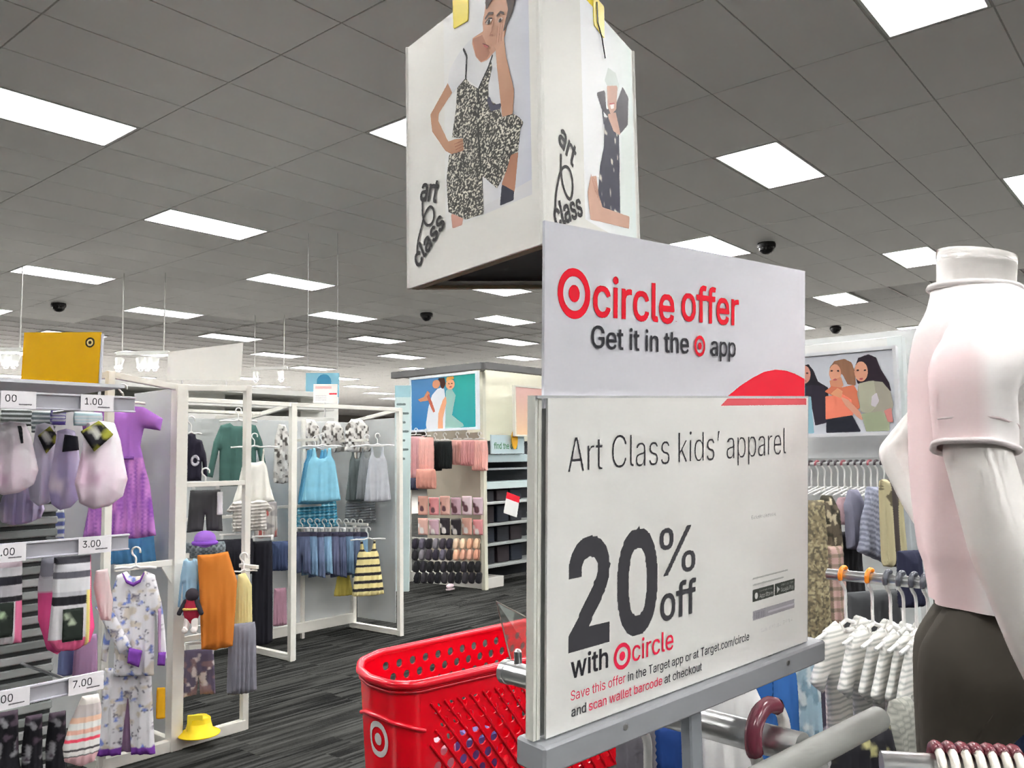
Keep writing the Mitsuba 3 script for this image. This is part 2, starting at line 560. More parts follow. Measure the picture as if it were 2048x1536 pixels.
LP = {
    'armL': [(0.332, 0.769), (0.362, 0.718), (0.26, 0.667), (0.254, 0.638), (0.325, 0.53), (0.374, 0.524), (0.434, 0.508), (0.433, 0.46), (0.357, 0.467), (0.303, 0.5), (0.208, 0.609), (0.195, 0.683)],
    'tee': [(0.507, 0.88), (0.456, 0.871), (0.408, 0.854), (0.342, 0.818), (0.327, 0.765), (0.362, 0.709), (0.394, 0.724), (0.453, 0.736), (0.538, 0.668), (0.617, 0.717), (0.664, 0.698), (0.679, 0.545), (0.724, 0.529), (0.71, 0.692), (0.647, 0.768), (0.594, 0.752), (0.555, 0.758), (0.521, 0.793), (0.5, 0.853)],
    'face': [(0.6, 1.0), (0.582, 0.943), (0.568, 0.907), (0.572, 0.873), (0.502, 0.876), (0.498, 0.857), (0.521, 0.796), (0.555, 0.759), (0.594, 0.754), (0.647, 0.768), (0.704, 0.797), (0.724, 0.851), (0.757, 0.91), (0.753, 0.945), (0.672, 1.001)],
    'hair': [(0.6, 1.0), (0.59, 0.975), (0.596, 0.942), (0.619, 0.961), (0.662, 0.971), (0.717, 0.939), (0.729, 0.888), (0.71, 0.845), (0.69, 0.805), (0.714, 0.826), (0.756, 0.87), (0.772, 0.908), (0.763, 0.958), (0.7, 1.016), (0.635, 1.03)],
    'armR': [(0.649, 0.768), (0.699, 0.798), (0.711, 0.72), (0.754, 0.58), (0.745, 0.497), (0.682, 0.507), (0.655, 0.708)],
    'overall': [(0.394, 0.721), (0.453, 0.74), (0.48, 0.705), (0.538, 0.664), (0.593, 0.709), (0.618, 0.743), (0.625, 0.714), (0.598, 0.654), (0.6, 0.602), (0.665, 0.553), (0.68, 0.508), (0.745, 0.498), (0.777, 0.475), (0.803, 0.447), (0.785, 0.426), (0.769, 0.351), (0.728, 0.354), (0.7, 0.303), (0.643, 0.256), (0.554, 0.328), (0.558, 0.184), (0.441, 0.191), (0.322, 0.25), (0.311, 0.378), (0.332, 0.475), (0.433, 0.46), (0.43, 0.51), (0.353, 0.537), (0.382, 0.637)],
    'legR': [(0.728, 0.356), (0.77, 0.354), (0.748, 0.229), (0.737, 0.207), (0.678, 0.23), (0.671, 0.267), (0.7, 0.309)],
    'boot': [(0.671, 0.264), (0.742, 0.22), (0.739, 0.189), (0.658, 0.189)],
    'ankle': [(0.339, 0.24), (0.424, 0.204), (0.415, 0.176), (0.349, 0.178)],
    'strap': [(0.442, 0.856), (0.462, 0.82), (0.454, 0.737)],
    'eyeL': [(0.607, 0.899), (0.626, 0.895)],
    'eyeR': [(0.679, 0.85)],
    'nose': [(0.62, 0.832)],
    'mouth': [(0.573, 0.822), (0.595, 0.804)],
    'brow': [(0.601, 0.918), (0.632, 0.909)],
    'photo': [(0.505, 0.989), (0.851, 0.833), (0.829, 0.186), (0.351, 0.176)],
    'tab': [(0.368, 1.063), (0.426, 0.972), (0.514, 0.943), (0.516, 1.021)],
}
RP = {
    'hair': [(0.473, 0.697), (0.562, 0.742), (0.57, 0.662), (0.683, 0.736), (0.754, 0.83), (0.819, 0.807), (0.802, 0.682), (0.706, 0.608), (0.645, 0.628), (0.585, 0.639), (0.523, 0.649)],
    'face': [(0.584, 0.768), (0.699, 0.813), (0.675, 0.704), (0.618, 0.658), (0.584, 0.683)],
    'neck': [(0.581, 0.65), (0.67, 0.69), (0.716, 0.611), (0.637, 0.583)],
    'dress': [(0.548, 0.626), (0.585, 0.639), (0.638, 0.6), (0.697, 0.603), (0.685, 0.267), (0.5, 0.244), (0.461, 0.288), (0.492, 0.412), (0.536, 0.504)],
    'arm': [(0.395, 0.341), (0.451, 0.361), (0.469, 0.29), (0.504, 0.252), (0.789, 0.285), (0.778, 0.231), (0.477, 0.189), (0.385, 0.174), (0.365, 0.273)],
    'photo': [(0.455, 1.016), (0.878, 0.978), (0.818, 0.229), (0.328, 0.164)],
    'wall': [(0.733, 0.692), (0.858, 0.736), (0.818, 0.234), (0.68, 0.258)],
}




def skin(c1, c2, seed=0):
    def f(x, y):
        c = blend(c1, c2, nz(x, y, 9, 9, seed) * 0.9 + 0.05)
        return c * .82 + c.mean(-1, keepdims=True) * .12
    return f


def poly(pts, r=0.006):
    return rnd(Polygon(pts).buffer(0), r)


def speckle(x, y):
    n = nz(x, y, 170, 230, 5, 1)
    fold = nz(x, y, 14, 5, 8, 2)
    return blend(blend(lin(36, 36, 34), lin(58, 56, 52), fold), lin(214, 210, 198), np.clip((n - 0.60) * 12, 0, 1))


def art_logo(P, o, ang, sc, class_o, class_ang, class_w, loop):
    ink = lin(24, 22, 24)
    g = affinity.rotate(fit_text('art', 0, 0.128 * sc, 0, 0.085 * sc, 0.03), ang, origin=(0, 0))
    P.add(affinity.translate(g, *o), ink)
    g = affinity.rotate(fit_text('class', 0, class_w, 0, 0.075 * sc, 0.035), class_ang, origin=(0, 0))
    P.add(affinity.translate(g, *class_o), ink)
    P.add(LineString(smooth_path(loop, 60)[:, :2]).buffer(0.0055), ink)


# left face: u runs from the far edge to the near corner, v up from the bottom
P = Print(PL, -DL, Z)
ph = Polygon([(0.30, 0.182), (0.842, 0.182), (0.842, BH - 0.004), (0.30, BH - 0.004)])
P.add(ph, lambda x, y: blend(lin(228, 228, 226), lin(196, 199, 212), np.clip((x - 0.45) * 2.4, 0, 1) * (0.75 + 0.35 * nz(x, y, 3, 2, 2))), 0.02)
P.add(Polygon([(0.56, 0.182), (0.842, 0.182), (0.842, 0.235), (0.56, 0.212)]), lin(214, 214, 216))
for nm, col in (('legR', skin(lin(150, 96, 70), lin(196, 138, 106), 1)), ('boot', lin(36, 38, 50)), ('ankle', skin(lin(196, 140, 118), lin(214, 158, 140), 2)), ('armL', skin(lin(160, 108, 76), lin(205, 158, 124), 3)),
                ('tee', lambda x, y: blend(lin(198, 200, 204), lin(236, 236, 236), nz(x, y, 9, 6, 4))), ('face', skin(lin(170, 118, 92), lin(208, 158, 128), 5))):
    P.add(poly(LP[nm]), col, 0.010 if callable(col) else None)
# shade under the chin, face features, hair
P.add(poly([(0.50, 0.872), (0.565, 0.862), (0.612, 0.775), (0.594, 0.757), (0.555, 0.762), (0.523, 0.797)], .004), skin(lin(150, 98, 74), lin(178, 122, 94), 6), 0.012)
P.add(poly(LP['overall'], .004), speckle, 0.0032)
P.add(LineString([(0.535, 0.66), (0.53, 0.5), (0.545, 0.36)]).buffer(0.006), lin(40, 40, 38))
P.add(LineString([(0.60, 0.60), (0.62, 0.56), (0.665, 0.553)]).buffer(0.010), lin(62, 62, 78))
for x, y in ((0.535, 0.60), (0.532, 0.545)):
    P.add(ellipse(x, y, 0.007), lin(190, 188, 178))
P.add(LineString(LP['strap']).buffer(0.005), lin(34, 36, 40))
P.add(LineString([(0.627, 0.755), (0.60, 0.72), (0.54, 0.668)]).buffer(0.004), lin(34, 36, 40))
P.add(poly(LP['armR']), skin(lin(170, 118, 88), lin(212, 162, 130), 7), 0.010)
P.add(poly([(0.640, 0.785), (0.668, 0.845), (0.70, 0.872), (0.712, 0.84), (0.70, 0.79), (0.66, 0.762)]), skin(lin(176, 124, 98), lin(206, 156, 126), 9), 0.010)
for x0 in (0.652, 0.668, 0.684):
    P.add(LineString([(x0, 0.79), (x0 + 0.012, 0.852)]).buffer(0.0018), lin(142, 92, 70))
for k in range(4):
    P.add(LineString([(0.372 + 0.004 * k, 0.505 - 0.013 * k), (0.432, 0.50 - 0.011 * k)]).buffer(0.0016), lin(146, 96, 72))
P.add(poly(LP['hair'], .004), lambda x, y: blend(lin(34, 26, 26), lin(70, 54, 48), nz(x, y, 60, 14, 3)), 0.010)
P.add(ellipse(0.612, 0.893, 0.019, 0.0085), lin(220, 206, 196))
P.add(ellipse(0.611, 0.892, 0.009, 0.0085), lin(34, 24, 24))
P.add(LineString([(0.592, 0.898), (0.612, 0.905), (0.632, 0.896)]).buffer(0.0028), lin(46, 30, 28))
P.add(LineString([(0.592, 0.914), (0.612, 0.924), (0.636, 0.914)]).buffer(0.0045), lin(58, 40, 34))
P.add(ellipse(0.682, 0.868, 0.015, 0.007), lin(214, 196, 186))
P.add(ellipse(0.681, 0.867, 0.008, 0.007), lin(34, 24, 24))
P.add(LineString([(0.664, 0.892), (0.684, 0.897), (0.702, 0.884)]).buffer(0.0042), lin(58, 40, 34))
P.add(LineString([(0.640, 0.892), (0.630, 0.850), (0.618, 0.838), (0.634, 0.832)]).buffer(0.0028), lin(140, 90, 68))
P.add(poly([(0.574, 0.824), (0.586, 0.818), (0.604, 0.806), (0.611, 0.797), (0.597, 0.797), (0.580, 0.810)], .001), lin(150, 74, 70))
P.add(LineString([(0.572, 0.824), (0.592, 0.812), (0.611, 0.798)]).buffer(0.0015), lin(92, 44, 42))
art_logo(P, (0.112, 0.352), -18.5, 1.05, (0.092, 0.070), 33, 0.25,
         [(0.135, 0.338), (0.136, 0.285), (0.165, 0.235), (0.205, 0.232), (0.222, 0.268), (0.196, 0.302), (0.160, 0.288), (0.125, 0.235), (0.098, 0.185), (0.088, 0.135)])
P.put('photo_print', t, 'printed photograph of a girl in white tee and speckled overalls')
# right face: u runs from the near corner to the far right edge
P = Print(BC, DR, Z)
ph = Polygon([(0.34, 0.165), (0.868, 0.165), (0.868, BH - 0.004), (0.34, BH - 0.004)])
P.add(ph, lambda x, y: blend(lin(240, 241, 243), lin(206, 222, 216), np.clip((x - 0.5) * 2.2, 0, 1) * (0.5 + 0.5 * nz(x, y, 4, 2, 2))), 0.02)
P.add(poly(RP['wall']), lin(222, 230, 226))
P.add(poly(RP['hair'], .01), lambda x, y: blend(lin(34, 30, 40), lin(64, 58, 66), nz(x, y, 40, 12, 3)), 0.012)
P.add(poly([(0.56, 0.78), (0.60, 0.85), (0.68, 0.86), (0.72, 0.82), (0.70, 0.79), (0.585, 0.77)], .008), lin(206, 214, 210))  # pale cap over the hair: glare painted into the print
for nm in ('neck', 'face'):
    P.add(poly(RP[nm], .008), skin(lin(188, 140, 118), lin(222, 178, 158), 5), 0.012)
P.add(poly([(0.605, 0.700), (0.655, 0.722), (0.648, 0.698), (0.622, 0.686)], .002), lin(240, 232, 228))
P.add(LineString([(0.605, 0.700), (0.655, 0.722)]).buffer(0.003), lin(176, 86, 84))
P.add(poly(RP['dress'], .006), lambda x, y: blend(lin(34, 34, 52), lin(206, 200, 190), np.clip((nz(x, y, 46, 30, 6, 1) - 0.72) * 16, 0, 1)), 0.006)
P.add(LineString([(0.54, 0.60), (0.53, 0.66)]).buffer(0.006), lin(34, 34, 52))
P.add(poly(RP['arm'], .006), skin(lin(192, 142, 116), lin(226, 182, 160), 6), 0.012)
for k in range(4):
    P.add(LineString([(0.40 + 0.016 * k, 0.350 - 0.004 * k), (0.436 + 0.012 * k, 0.295 - 0.008 * k)]).buffer(0.002), lin(160, 104, 84))
art_logo(P, (0.122, 0.392), -26.5, 1.05, (0.090, 0.075), 24, 0.25,
         [(0.142, 0.345), (0.140, 0.290), (0.165, 0.225), (0.205, 0.205), (0.232, 0.245), (0.205, 0.315), (0.165, 0.310), (0.120, 0.255), (0.095, 0.190), (0.088, 0.140)])
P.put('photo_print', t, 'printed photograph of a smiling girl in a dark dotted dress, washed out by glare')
# yellow tabs and hanging wires
YEL = lin(226, 205, 62)
for base, d, u0, nm in ((PL, -DL, 0.43, 'left'), (BC, DR, 0.52, 'right')):
    R = frame(d, Z)
    g = M()
    g.prism(rnd(Polygon([(u0 - .055, BH - .075), (u0 + .045, BH - .085), (u0 + .05, BH + .05), (u0 - .06, BH + .05)]), .006), 0.003, YEL, R, base, y0=-0.0035)
    g.prism(rnd(Polygon([(u0 - .06, BH + .004), (u0 + .05, BH + .004), (u0 + .05, BH + .05), (u0 - .06, BH + .05)]), .006), 0.05, YEL, R, base, y0=-0.0005)
    g.put('yellow_tab', 'satin', t, smooth=False, label='yellow tape tab over the top edge')
    h = base + d * u0 + R[:, 1] * 0.02 + Z * (BH + .045)
    M().rod(h, np.array([h[0], h[1], CEIL - 0.012]), 0.0018, lin(120, 120, 120), 6).put('wire', 'metal', t)
g = M()
hk = [BC + DR * (0.50 + 0.002 * 0) - np.cross(Z, DR) * 0.006 + Z * (BH - .02)]
g.tube([BC + DR * (0.490) + R2[:, 1] * -0.006 + Z * (BH + .03), BC + DR * 0.492 + R2[:, 1] * -0.007 + Z * (BH - .055), BC + DR * 0.53 + R2[:, 1] * -0.007 + Z * (BH - .10), BC + DR * 0.56 + R2[:, 1] * -0.006 + Z * (BH - .17)], 0.0022, lin(50, 50, 52), 6)
g.put('hook_wire', 'metal', t, label='thin dark hook wire hanging over the right face')

# ================================================================== cloth
def mirror(half):
    return half + [(-x, z) for x, z in half[::-1]]


OUT = {
    'tee': mirror([(0.07, -0.055), (0.15, 0.0), (0.30, -0.035), (0.50, -0.30), (0.37, -0.37), (0.30, -0.28), (0.31, -1.0)]),
    'boxy': mirror([(0.09, -0.05), (0.17, 0.0), (0.36, -0.05), (0.50, -0.34), (0.40, -0.40), (0.36, -0.33), (0.37, -1.0)]),
    'longsleeve': mirror([(0.07, -0.05), (0.14, 0.0), (0.29, -0.04), (0.40, -0.30), (0.50, -0.84), (0.40, -0.86), (0.30, -0.36), (0.30, -1.0)]),
    'tank': mirror([(0.06, -0.20), (0.12, -0.16), (0.17, 0.0), (0.235, 0.0), (0.25, -0.14), (0.33, -0.25), (0.42, -0.6), (0.50, -0.98), (0.25, -1.0)]),
    'cami': mirror([(0.05, -0.25), (0.17, -0.22), (0.20, 0.0), (0.235, 0.0), (0.23, -0.22), (0.30, -0.34), (0.39, -0.7), (0.50, -0.98), (0.25, -1.0)]),
    'flutter': mirror([(0.05, -0.045), (0.10, 0.0), (0.26, -0.01), (0.50, -0.10), (0.47, -0.19), (0.27, -0.17), (0.23, -0.30), (0.36, -0.62), (0.45, -0.98), (0.2, -1.0)]),
    'dress': mirror([(0.08, -0.04), (0.16, 0.0), (0.27, -0.02), (0.33, -0.16), (0.25, -0.18), (0.22, -0.38), (0.40, -0.75), (0.50, -0.98), (0.2, -1.0)]),
    'skirt': mirror([(0.0, 0.0), (0.28, 0.0), (0.30, -0.08), (0.50, -0.98), (0.2, -1.0)]),
    'tube': mirror([(0.0, 0.0), (0.42, 0.0), (0.46, -0.1), (0.50, -0.98), (0.2, -1.0)]),
    'pants': [(-0.40, 0), (0.40, 0), (0.50, -1), (0.09, -1), (0.0, -0.30), (-0.09, -1), (-0.50, -1)],
    'shorts': [(-0.42, 0), (0.42, 0), (0.50, -1), (0.05, -0.97), (0.0, -0.52), (-0.05, -0.97), (-0.50, -1)],
    'fold': [(-0.46, 0.0), (0.46, -0.01), (0.50, -0.3), (0.48, -0.99), (0.1, -1.0), (-0.47, -0.98), (-0.50, -0.4)],
    'side': [(-0.20, 0.0), (0.18, -0.01), (0.42, -0.22), (0.50, -0.97), (0.05, -1.0), (-0.45, -0.97), (-0.40, -0.25)],
    'sock': [(-0.30, 0.0), (0.30, 0.0), (0.36, -0.45), (0.50, -0.80), (0.46, -0.95), (0.30, -1.0), (-0.05, -0.93), (-0.36, -0.62), (-0.40, -0.3)],
    'bundle': [(-0.30, 0.0), (-0.05, 0.03), (0.22, 0.0), (0.34, -0.2), (0.50, -0.66), (0.42, -0.86), (0.15, -0.97), (-0.15, -1.0), (-0.40, -0.92), (-0.50, -0.7), (-0.38, -0.3)],
    'robe': mirror([(0.0, -0.16), (0.10, 0.0), (0.28, -0.05), (0.42, -0.42), (0.50, -0.70), (0.36, -0.74), (0.32, -0.5), (0.36, -1.0)]),
    'hood': mirror([(0.0, 0.06), (0.12, 0.04), (0.15, -0.06), (0.32, -0.10), (0.44, -0.42), (0.50, -0.90), (0.38, -0.92), (0.32, -0.45), (0.32, -1.0)]),
    'bow': mirror([(0.0, -0.25), (0.15, -0.15), (0.45, 0.0), (0.5, -0.45), (0.42, -0.85), (0.12, -0.7), (0.0, -0.75)]),
}


def solid(c, var=0.10, sc=18):
    c = np.asarray(c)
    c = c * (.86 if c.max() < .75 else .97)
    return lambda u, w, x, z: blend(c * (1 - var), np.clip(c * (1 + var), 0, 1), nz(x, z, sc, sc * 1.4, 3))


def stripes(c1, c2, n, duty=0.5, tilt=0.0):
    return lambda u, w, x, z: np.where((np.mod((w + tilt * u) * n, 1.0) < duty)[:, None], c1, c2)


def bands(rows, axis=0):
    """rows: (lower limit in unit height from the top, colour)"""
    def f(u, w, x, z):
        out = np.zeros((len(u), 3))
        t = -w if axis == 0 else u + 0.5
        for lim, c in rows[::-1]:
            out[t <= lim] = c
        return out
    return f


def spots(bg, cols, sc=30, thr=0.6, soft=14):
    def f(u, w, x, z):
        out = np.broadcast_to(np.asarray(bg, float), (len(u), 3)).copy()
        for k, c in enumerate(cols):
            out = blend(out, np.asarray(c), np.clip((nz(x, z, sc, sc, 11 + 5 * k, 1) - thr) * soft, 0, 1))
        return out
    return f


def tiedye(c1, c2, c3, sc=9):
    return lambda u, w, x, z: blend(blend(c1, c2, (nz(x, z, sc, sc * .7, 4) - .3) * 2.2), c3, (nz(x, z, sc * 1.6, sc, 9) - 0.55) * 4)


def plaid(c1, c2, c3, p=0.05):
    def f(u, w, x, z):
        a, b = np.mod(x / p, 1) < 0.35, np.mod(z / p, 1) < 0.35
        return np.where((a & b)[:, None], c3, np.where((a | b)[:, None], c2, c1))
    return f


def cloth_mesh(outline, W, H, colf, thick=0.03, fold=0.008, res=None, seed=0, R=None, o=(0, 0, 0), freq=None, y0=0.0, flat_top=0.0, m=None, ripple=0.0):
    pts = [(x * W, z * H) for x, z in (OUT[outline] if isinstance(outline, str) else outline)]
    g = Polygon(pts).buffer(0)
    if g.geom_type != 'Polygon':
        g = max(g.geoms, key=lambda q: q.area)
    r = 0.02 * min(W, H)
    g2 = g.buffer(-r * 0.4).buffer(r * 0.8).buffer(-r * 0.4)
    g = g2 if g2.geom_type == 'Polygon' and g2.area > 0.8 * g.area else g
    res = res or max(0.008, min(W, H) / 34)
    P, F = grid_mesh(g, res)
    d = distance(shp_points(P), g.boundary)
    w = max(thick * 0.9, res * 1.2)
    q = np.clip(d / w, 0, 1)
    prof = thick / 2 * np.sqrt(np.clip(1 - (1 - q) ** 2, 0, 1))
    depth = np.clip(-P[:, 1] / H, 0, 1)
    k = freq or 5.5
    ph = nz(P[:, 0] * 0 + 1, P[:, 1], 1, 2.0 / H, seed + 1) * 2.2 + seed
    fx = P[:, 0] / W
    wave = np.sin(2 * np.pi * k * fx + ph + 1.5 * np.sin(5 * fx + seed)) * 0.6 + np.sin(2 * np.pi * k * 1.9 * fx - ph * 1.6) * 0.28
    wave = wave * (0.15 + 0.85 * depth) + (nz(P[:, 0], P[:, 1], 2.6 / W, 2.2 / H, seed + 2) - 0.5) * 1.3
    off = fold * wave + ripple * np.sin(2 * np.pi * 9 * depth + 3 * fx)
    front = np.stack([P[:, 0], y0 + off - prof, P[:, 1]], 1)
    back = np.stack([P[:, 0], y0 + off + prof, P[:, 1]], 1)
    c = np.asarray(colf(P[:, 0] / W, P[:, 1] / H, P[:, 0], P[:, 1]))
    rim = d < 1e-7
    idx = np.arange(len(P))
    bi = np.where(rim, idx, 0)
    inner = np.where(~rim)[0]
    bi[inner] = len(P) + np.arange(len(inner))
    V = np.vstack([front, back[inner]])
    Fb = bi[F][:, ::-1]
    m = m or M()
    return m.raw(V, np.vstack([F, Fb]), np.vstack([c, c[inner]]), R, o)


WH = lin(240, 240, 238)


def hanger(name, o, R, w, label, kind='top', ring=None, stem=0.075, col=WH, hr=0.0215, tr=0.0042, group=None, drop=0.045, back=False, arm=None):
    ar = arm or tr * 1.15
    """hook over a bar whose axis passes through o (along local y); arms spread along local x"""
    t = thing(name, label, 'clothes hanger', group)
    arc = [(hr * math.cos(a), 0, hr * math.sin(a)) for a in np.linspace(math.radians(-25), math.radians(200), 16)]
    hook = arc + [(-hr * 0.75, 0, -hr * 0.75), (-0.004, 0, -hr * 1.3), (0, 0, -stem * 0.7), (0, 0, -stem)]
    g = M()
    g.tube(smooth_path(hook, 30), tr, col, 6, R, o)
    hk = g.put('hook', 'gloss', t, smooth=True)
    g = M()
    if kind == 'top':
        for s in (-1, 1):
            g.tube([(0, 0, -stem), (s * w * .12, 0, -stem - .012), (s * w * .32, 0, -stem - drop * .42), (s * w * .5, 0, -stem - drop * .7)], np.array([ar, ar, ar, ar * .9]), col, 6, R, o)
        g.put('shoulder_arms', 'gloss', t, smooth=True)
    else:
        g.box((0, 0, -stem), (w, tr * 2.2, tr * 3), col, R, o, bev=tr * .6)
        g.put('clip_bar', 'gloss', t, smooth=False)
        for s in (-1, 1):
            c = M()
            c.box((s * w * .42, -0.004, -stem - .016), (.022, .018, .034), col, R, o, bev=.003)
            c.put('clip', 'gloss', t, smooth=False)
    if ring is not None:
        a2 = [(hr * math.cos(a), 0, hr * math.sin(a)) for a in (np.linspace(math.radians(-20), math.radians(112), 12) if back else np.linspace(math.radians(55), math.radians(205), 12))]
        M().tube(a2, tr * 1.28, ring, 8, R, o).put('size_marker', 'gloss', hk, smooth=True, label='coloured size marker clipped on the hook')
    return t


def G(name, outline, bx, Y, psi, colf, label, cat, hang=None, thick=0.03, fold=0.008, seed=0, group=None, hlabel=None, parts=(), res=None, freq=None, stem=0.075, ring=None, hw=None, mat='cloth', hgroup=None, ripple=0.0, plab=None, nopart=False):
    """a garment whose outline fills the box bx of the photograph at distance Y, hanging straight down and turned by psi"""
    x0, y0, x1, y1 = bx
    R = rotz(psi)
    p = at((x0 + x1) / 2, y0, Y)
    n = R[:, 1]
    ym = (y0 + y1) / 2
    a, b = on(x0, ym, p, n), on(x1, ym, p, n)
    W = abs((b - a) @ R[:, 0])
    H = p[2] - on((x0 + x1) / 2, y1, p, n)[2]
    mid = (a + b) / 2
    p = np.array([mid[0], mid[1], p[2]])
    g = cloth_mesh(outline, W, H, colf, thick, fold, res, seed, R, p, freq, ripple=ripple)
    if parts:
        t = thing(name, label, cat, group)
        g.put('fabric', mat, t, smooth=True)
        for nm, out2, (ox, oz, w2, h2), cf, th2, lab2 in parts:
            # a part laid on the front, in unit coordinates of the garment
            cloth_mesh(out2, w2 * W, h2 * H, cf, th2, 0.002, None, seed + 3, R, p + R[:, 0] * (ox * W) + Z * (oz * H) - n * (thick / 2 + fold * .6), m=None).put(nm, mat, t, smooth=True, label=lab2)
        key = t
    else:
        key = g.put(name, mat, None, label, cat, group, smooth=True)
    if hang:
        hanger('clothes_hanger', p + Z * (stem + (0.027 if hang == 'top' else 0.036)), R, hw or W * (0.62 if hang == 'top' else 0.8), hlabel or ('white plastic hanger of the ' + ' '.join(label.split(' hanging')[0].split(' hung')[0].split()[:10])), hang, ring, stem, group=hgroup, arm=min(.009, .004 + W * .012), tr=.0055, drop=.02)
    return p, W, H, R


# ================================================================== the offer sign in the foreground
SR = np.array([[0.743, -0.669, 0.023], [0.668, 0.74, -0.079], [0.036, 0.074, 0.997]])
SR = frame(SR[:, 0], SR[:, 2]) * 0.93
SO = EYE + (np.array([0.042, 0.909, 1.860]) - EYE) * 0.93
SW, SH, SEAM = 0.5588, 0.566, -0.194
t = thing('offer_sign', 'white store sign reading circle offer and 20% off, on a grey post in the foreground', 'sign')
g = M()
g.prism(sbox(-0.001, SEAM - 0.012, SW - 0.004, 0.0), 0.004, lin(226, 226, 234), SR, SO, y0=0.003)
g.put('topper_sheet', 'paper', t, smooth=False, label='upper sheet reading circle offer, get it in the app')
g = M()
g.prism(sbox(0.002, -SH, SW, SEAM - 0.0005), 0.003, lin(245, 245, 242), SR, SO, y0=0.0)
g.put('lower_sheet', 'paper', t, smooth=False, label='lower sheet reading 20% off kids apparel')
g = M()
for x0, x1, d in ((-0.0135, -0.0095, 0.012), (-0.0085, -0.0035, 0.016)):
    g.prism(sbox(x0, -SH, x1, SEAM + .002), d, lin(240, 240, 232), SR, SO, y0=0.004)
g.prism(sbox(-0.0135, SEAM - .001, SW + .001, SEAM + 0.0022), 0.003, lin(196, 198, 200), SR, SO, y0=0.0005)
g.prism(sbox(SW, -SH, SW + 0.003, SEAM + .002), 0.012, lin(200, 202, 204), SR, SO, y0=0.001)
g.prism(sbox(-0.0095, -SH, SW, SEAM), 0.003, lin(214, 216, 216), SR, SO, y0=0.010)
g.put('acrylic_sleeve', 'satin', t, smooth=False, label='clear acrylic sleeve edges around the lower sheet')
g = M()
g.box((0.289, 0.010, -0.584), (0.604, 0.046, 0.032), lin(134, 137, 141), SR, SO, bev=0.003)
bc = g.put('base_channel', 'satin', t, smooth=False, label='grey channel that holds the sheets')
for u in (0.119, 0.480):
    M().lathe([(0, 0), (0.004, 0.0), (0.0035, 0.0015), (0, 0.002)], lin(205, 205, 205), 12, np.stack([SR[:, 0], SR[:, 2], -SR[:, 1]], 1), SO + SR @ np.array([u, -0.013, -0.579])).put('screw', 'metal', bc)
pp = SO + SR @ np.array([0.2795, 0.012, -0.598])
g = M()
g.box((0, 0, (pp[2] + 0.004) / 2), (0.024, 0.016, pp[2] - 0.004), lin(122, 127, 132), rotz(42), (pp[0], pp[1], 0), bev=0.002)
g.put('post', 'satin', t, smooth=False)
g = M()
g.box((0, 0, 0.004), (0.16, 0.16, 0.008), lin(122, 127, 132), rotz(42), (pp[0], pp[1], 0), bev=0.002)
g.put('foot_plate', 'satin', t, smooth=False)

TR_ = lin(208, 22, 42)
TK = lin(40, 41, 46)
P = Print(SO + SR[:, 1] * 0.003, SR[:, 0], SR[:, 2], 0.00025)
hill = Polygon([(0.328, -0.205), (0.35, -0.1915), (0.378, -0.178), (0.41, -0.166), (0.44, -0.157), (0.471, -0.153), (0.50, -0.154), (0.525, -0.158), (0.5535, -0.1655), (0.5535, -0.205)])
P.add(hill.intersection(sbox(0, SEAM, 1, 0)), lin(214, 34, 52))
P.add(bullseye(0.0452, -0.0765, 0.0288, 0.92), TR_)
P.add(fit_text('circle', 0.0765, 0.2290, -0.0990, 0.0462, 0.022), TR_)
P.add(fit_text('offer', 0.2435, 0.3740, -0.0935, 0.0455, 0.022).buffer(0), TR_)
P.add(fit_text('TM', 0.2305, 0.2335, -0.0975, 0.0012, 0.0), TR_)
P.add(fit_text('Get it in the', 0.0735, 0.2590, -0.1365, 0.0255, 0.008), TK)
P.add(bullseye(0.2825, -0.1262, 0.0138, 0.86), TR_)
P.add(fit_text('app', 0.3075, 0.3655, -0.1375, 0.0255, 0.008), TK)
P.put('topper_print', t, 'red and dark lettering with a bullseye and a red hill')
P = Print(SO, SR[:, 0], SR[:, 2], 0.00025)
P.add(hill.intersection(sbox(0, -0.205, 1, SEAM - .0012)), lin(218, 92, 100))
P.add(fit_text("Art Class kids\u2019 apparel", 0.034, 0.4945, -0.2775, 0.0395, -0.026), lin(46, 46, 50))
P.put('headline_print', t, 'thin lettering Art Class kids apparel')
P = Print(SO, SR[:, 0], SR[:, 2], 0.00025)
P.add(fit_text('20', 0.036, 0.1935, -0.4745, 0.1155, 0.045), lin(58, 58, 62))
P.add(fit_text('%', 0.1975, 0.2715, -0.4175, 0.0585, 0.004), lin(62, 62, 66))
P.add(fit_text('off', 0.1995, 0.2735, -0.4725, 0.0425, 0.018), lin(58, 58, 62))
P.put('discount_print', t, 'large lettering 20% off')
P = Print(SO, SR[:, 0], SR[:, 2], 0.00025)
P.add(fit_text('with', 0.0395, 0.1025, -0.5085, 0.0232, 0.026), lin(42, 42, 46))
P.add(bullseye(0.1277, -0.5012, 0.0158, 0.98), lin(218, 46, 74))
P.add(fit_text('circle', 0.1455, 0.2260, -0.5115, 0.0245, 0.006), lin(218, 46, 74))
P.put('circle_print', t, 'lettering with circle and a red bullseye')
P = Print(SO, SR[:, 0], SR[:, 2], 0.00025)
full = 'Save this offer in the Target app or at Target.com/circle'
L1 = 0.3985 - 0.0400
wa = text_poly('Save this offer').bounds[2] / text_poly(full).bounds[2]
P.add(fit_text('Save this offer', 0.0400, 0.0400 + L1 * wa, -0.5335, 0.0108, 0.0), lin(208, 52, 84))
P.add(fit_text('in the Target app or at Target.com/circle', 0.0400 + L1 * (wa + 0.013), 0.3985, -0.5335, 0.0108, 0.0), lin(52, 52, 56))
P.add(fit_text('and', 0.0410, 0.0650, -0.5515, 0.0108, 0.006), lin(52, 52, 56))
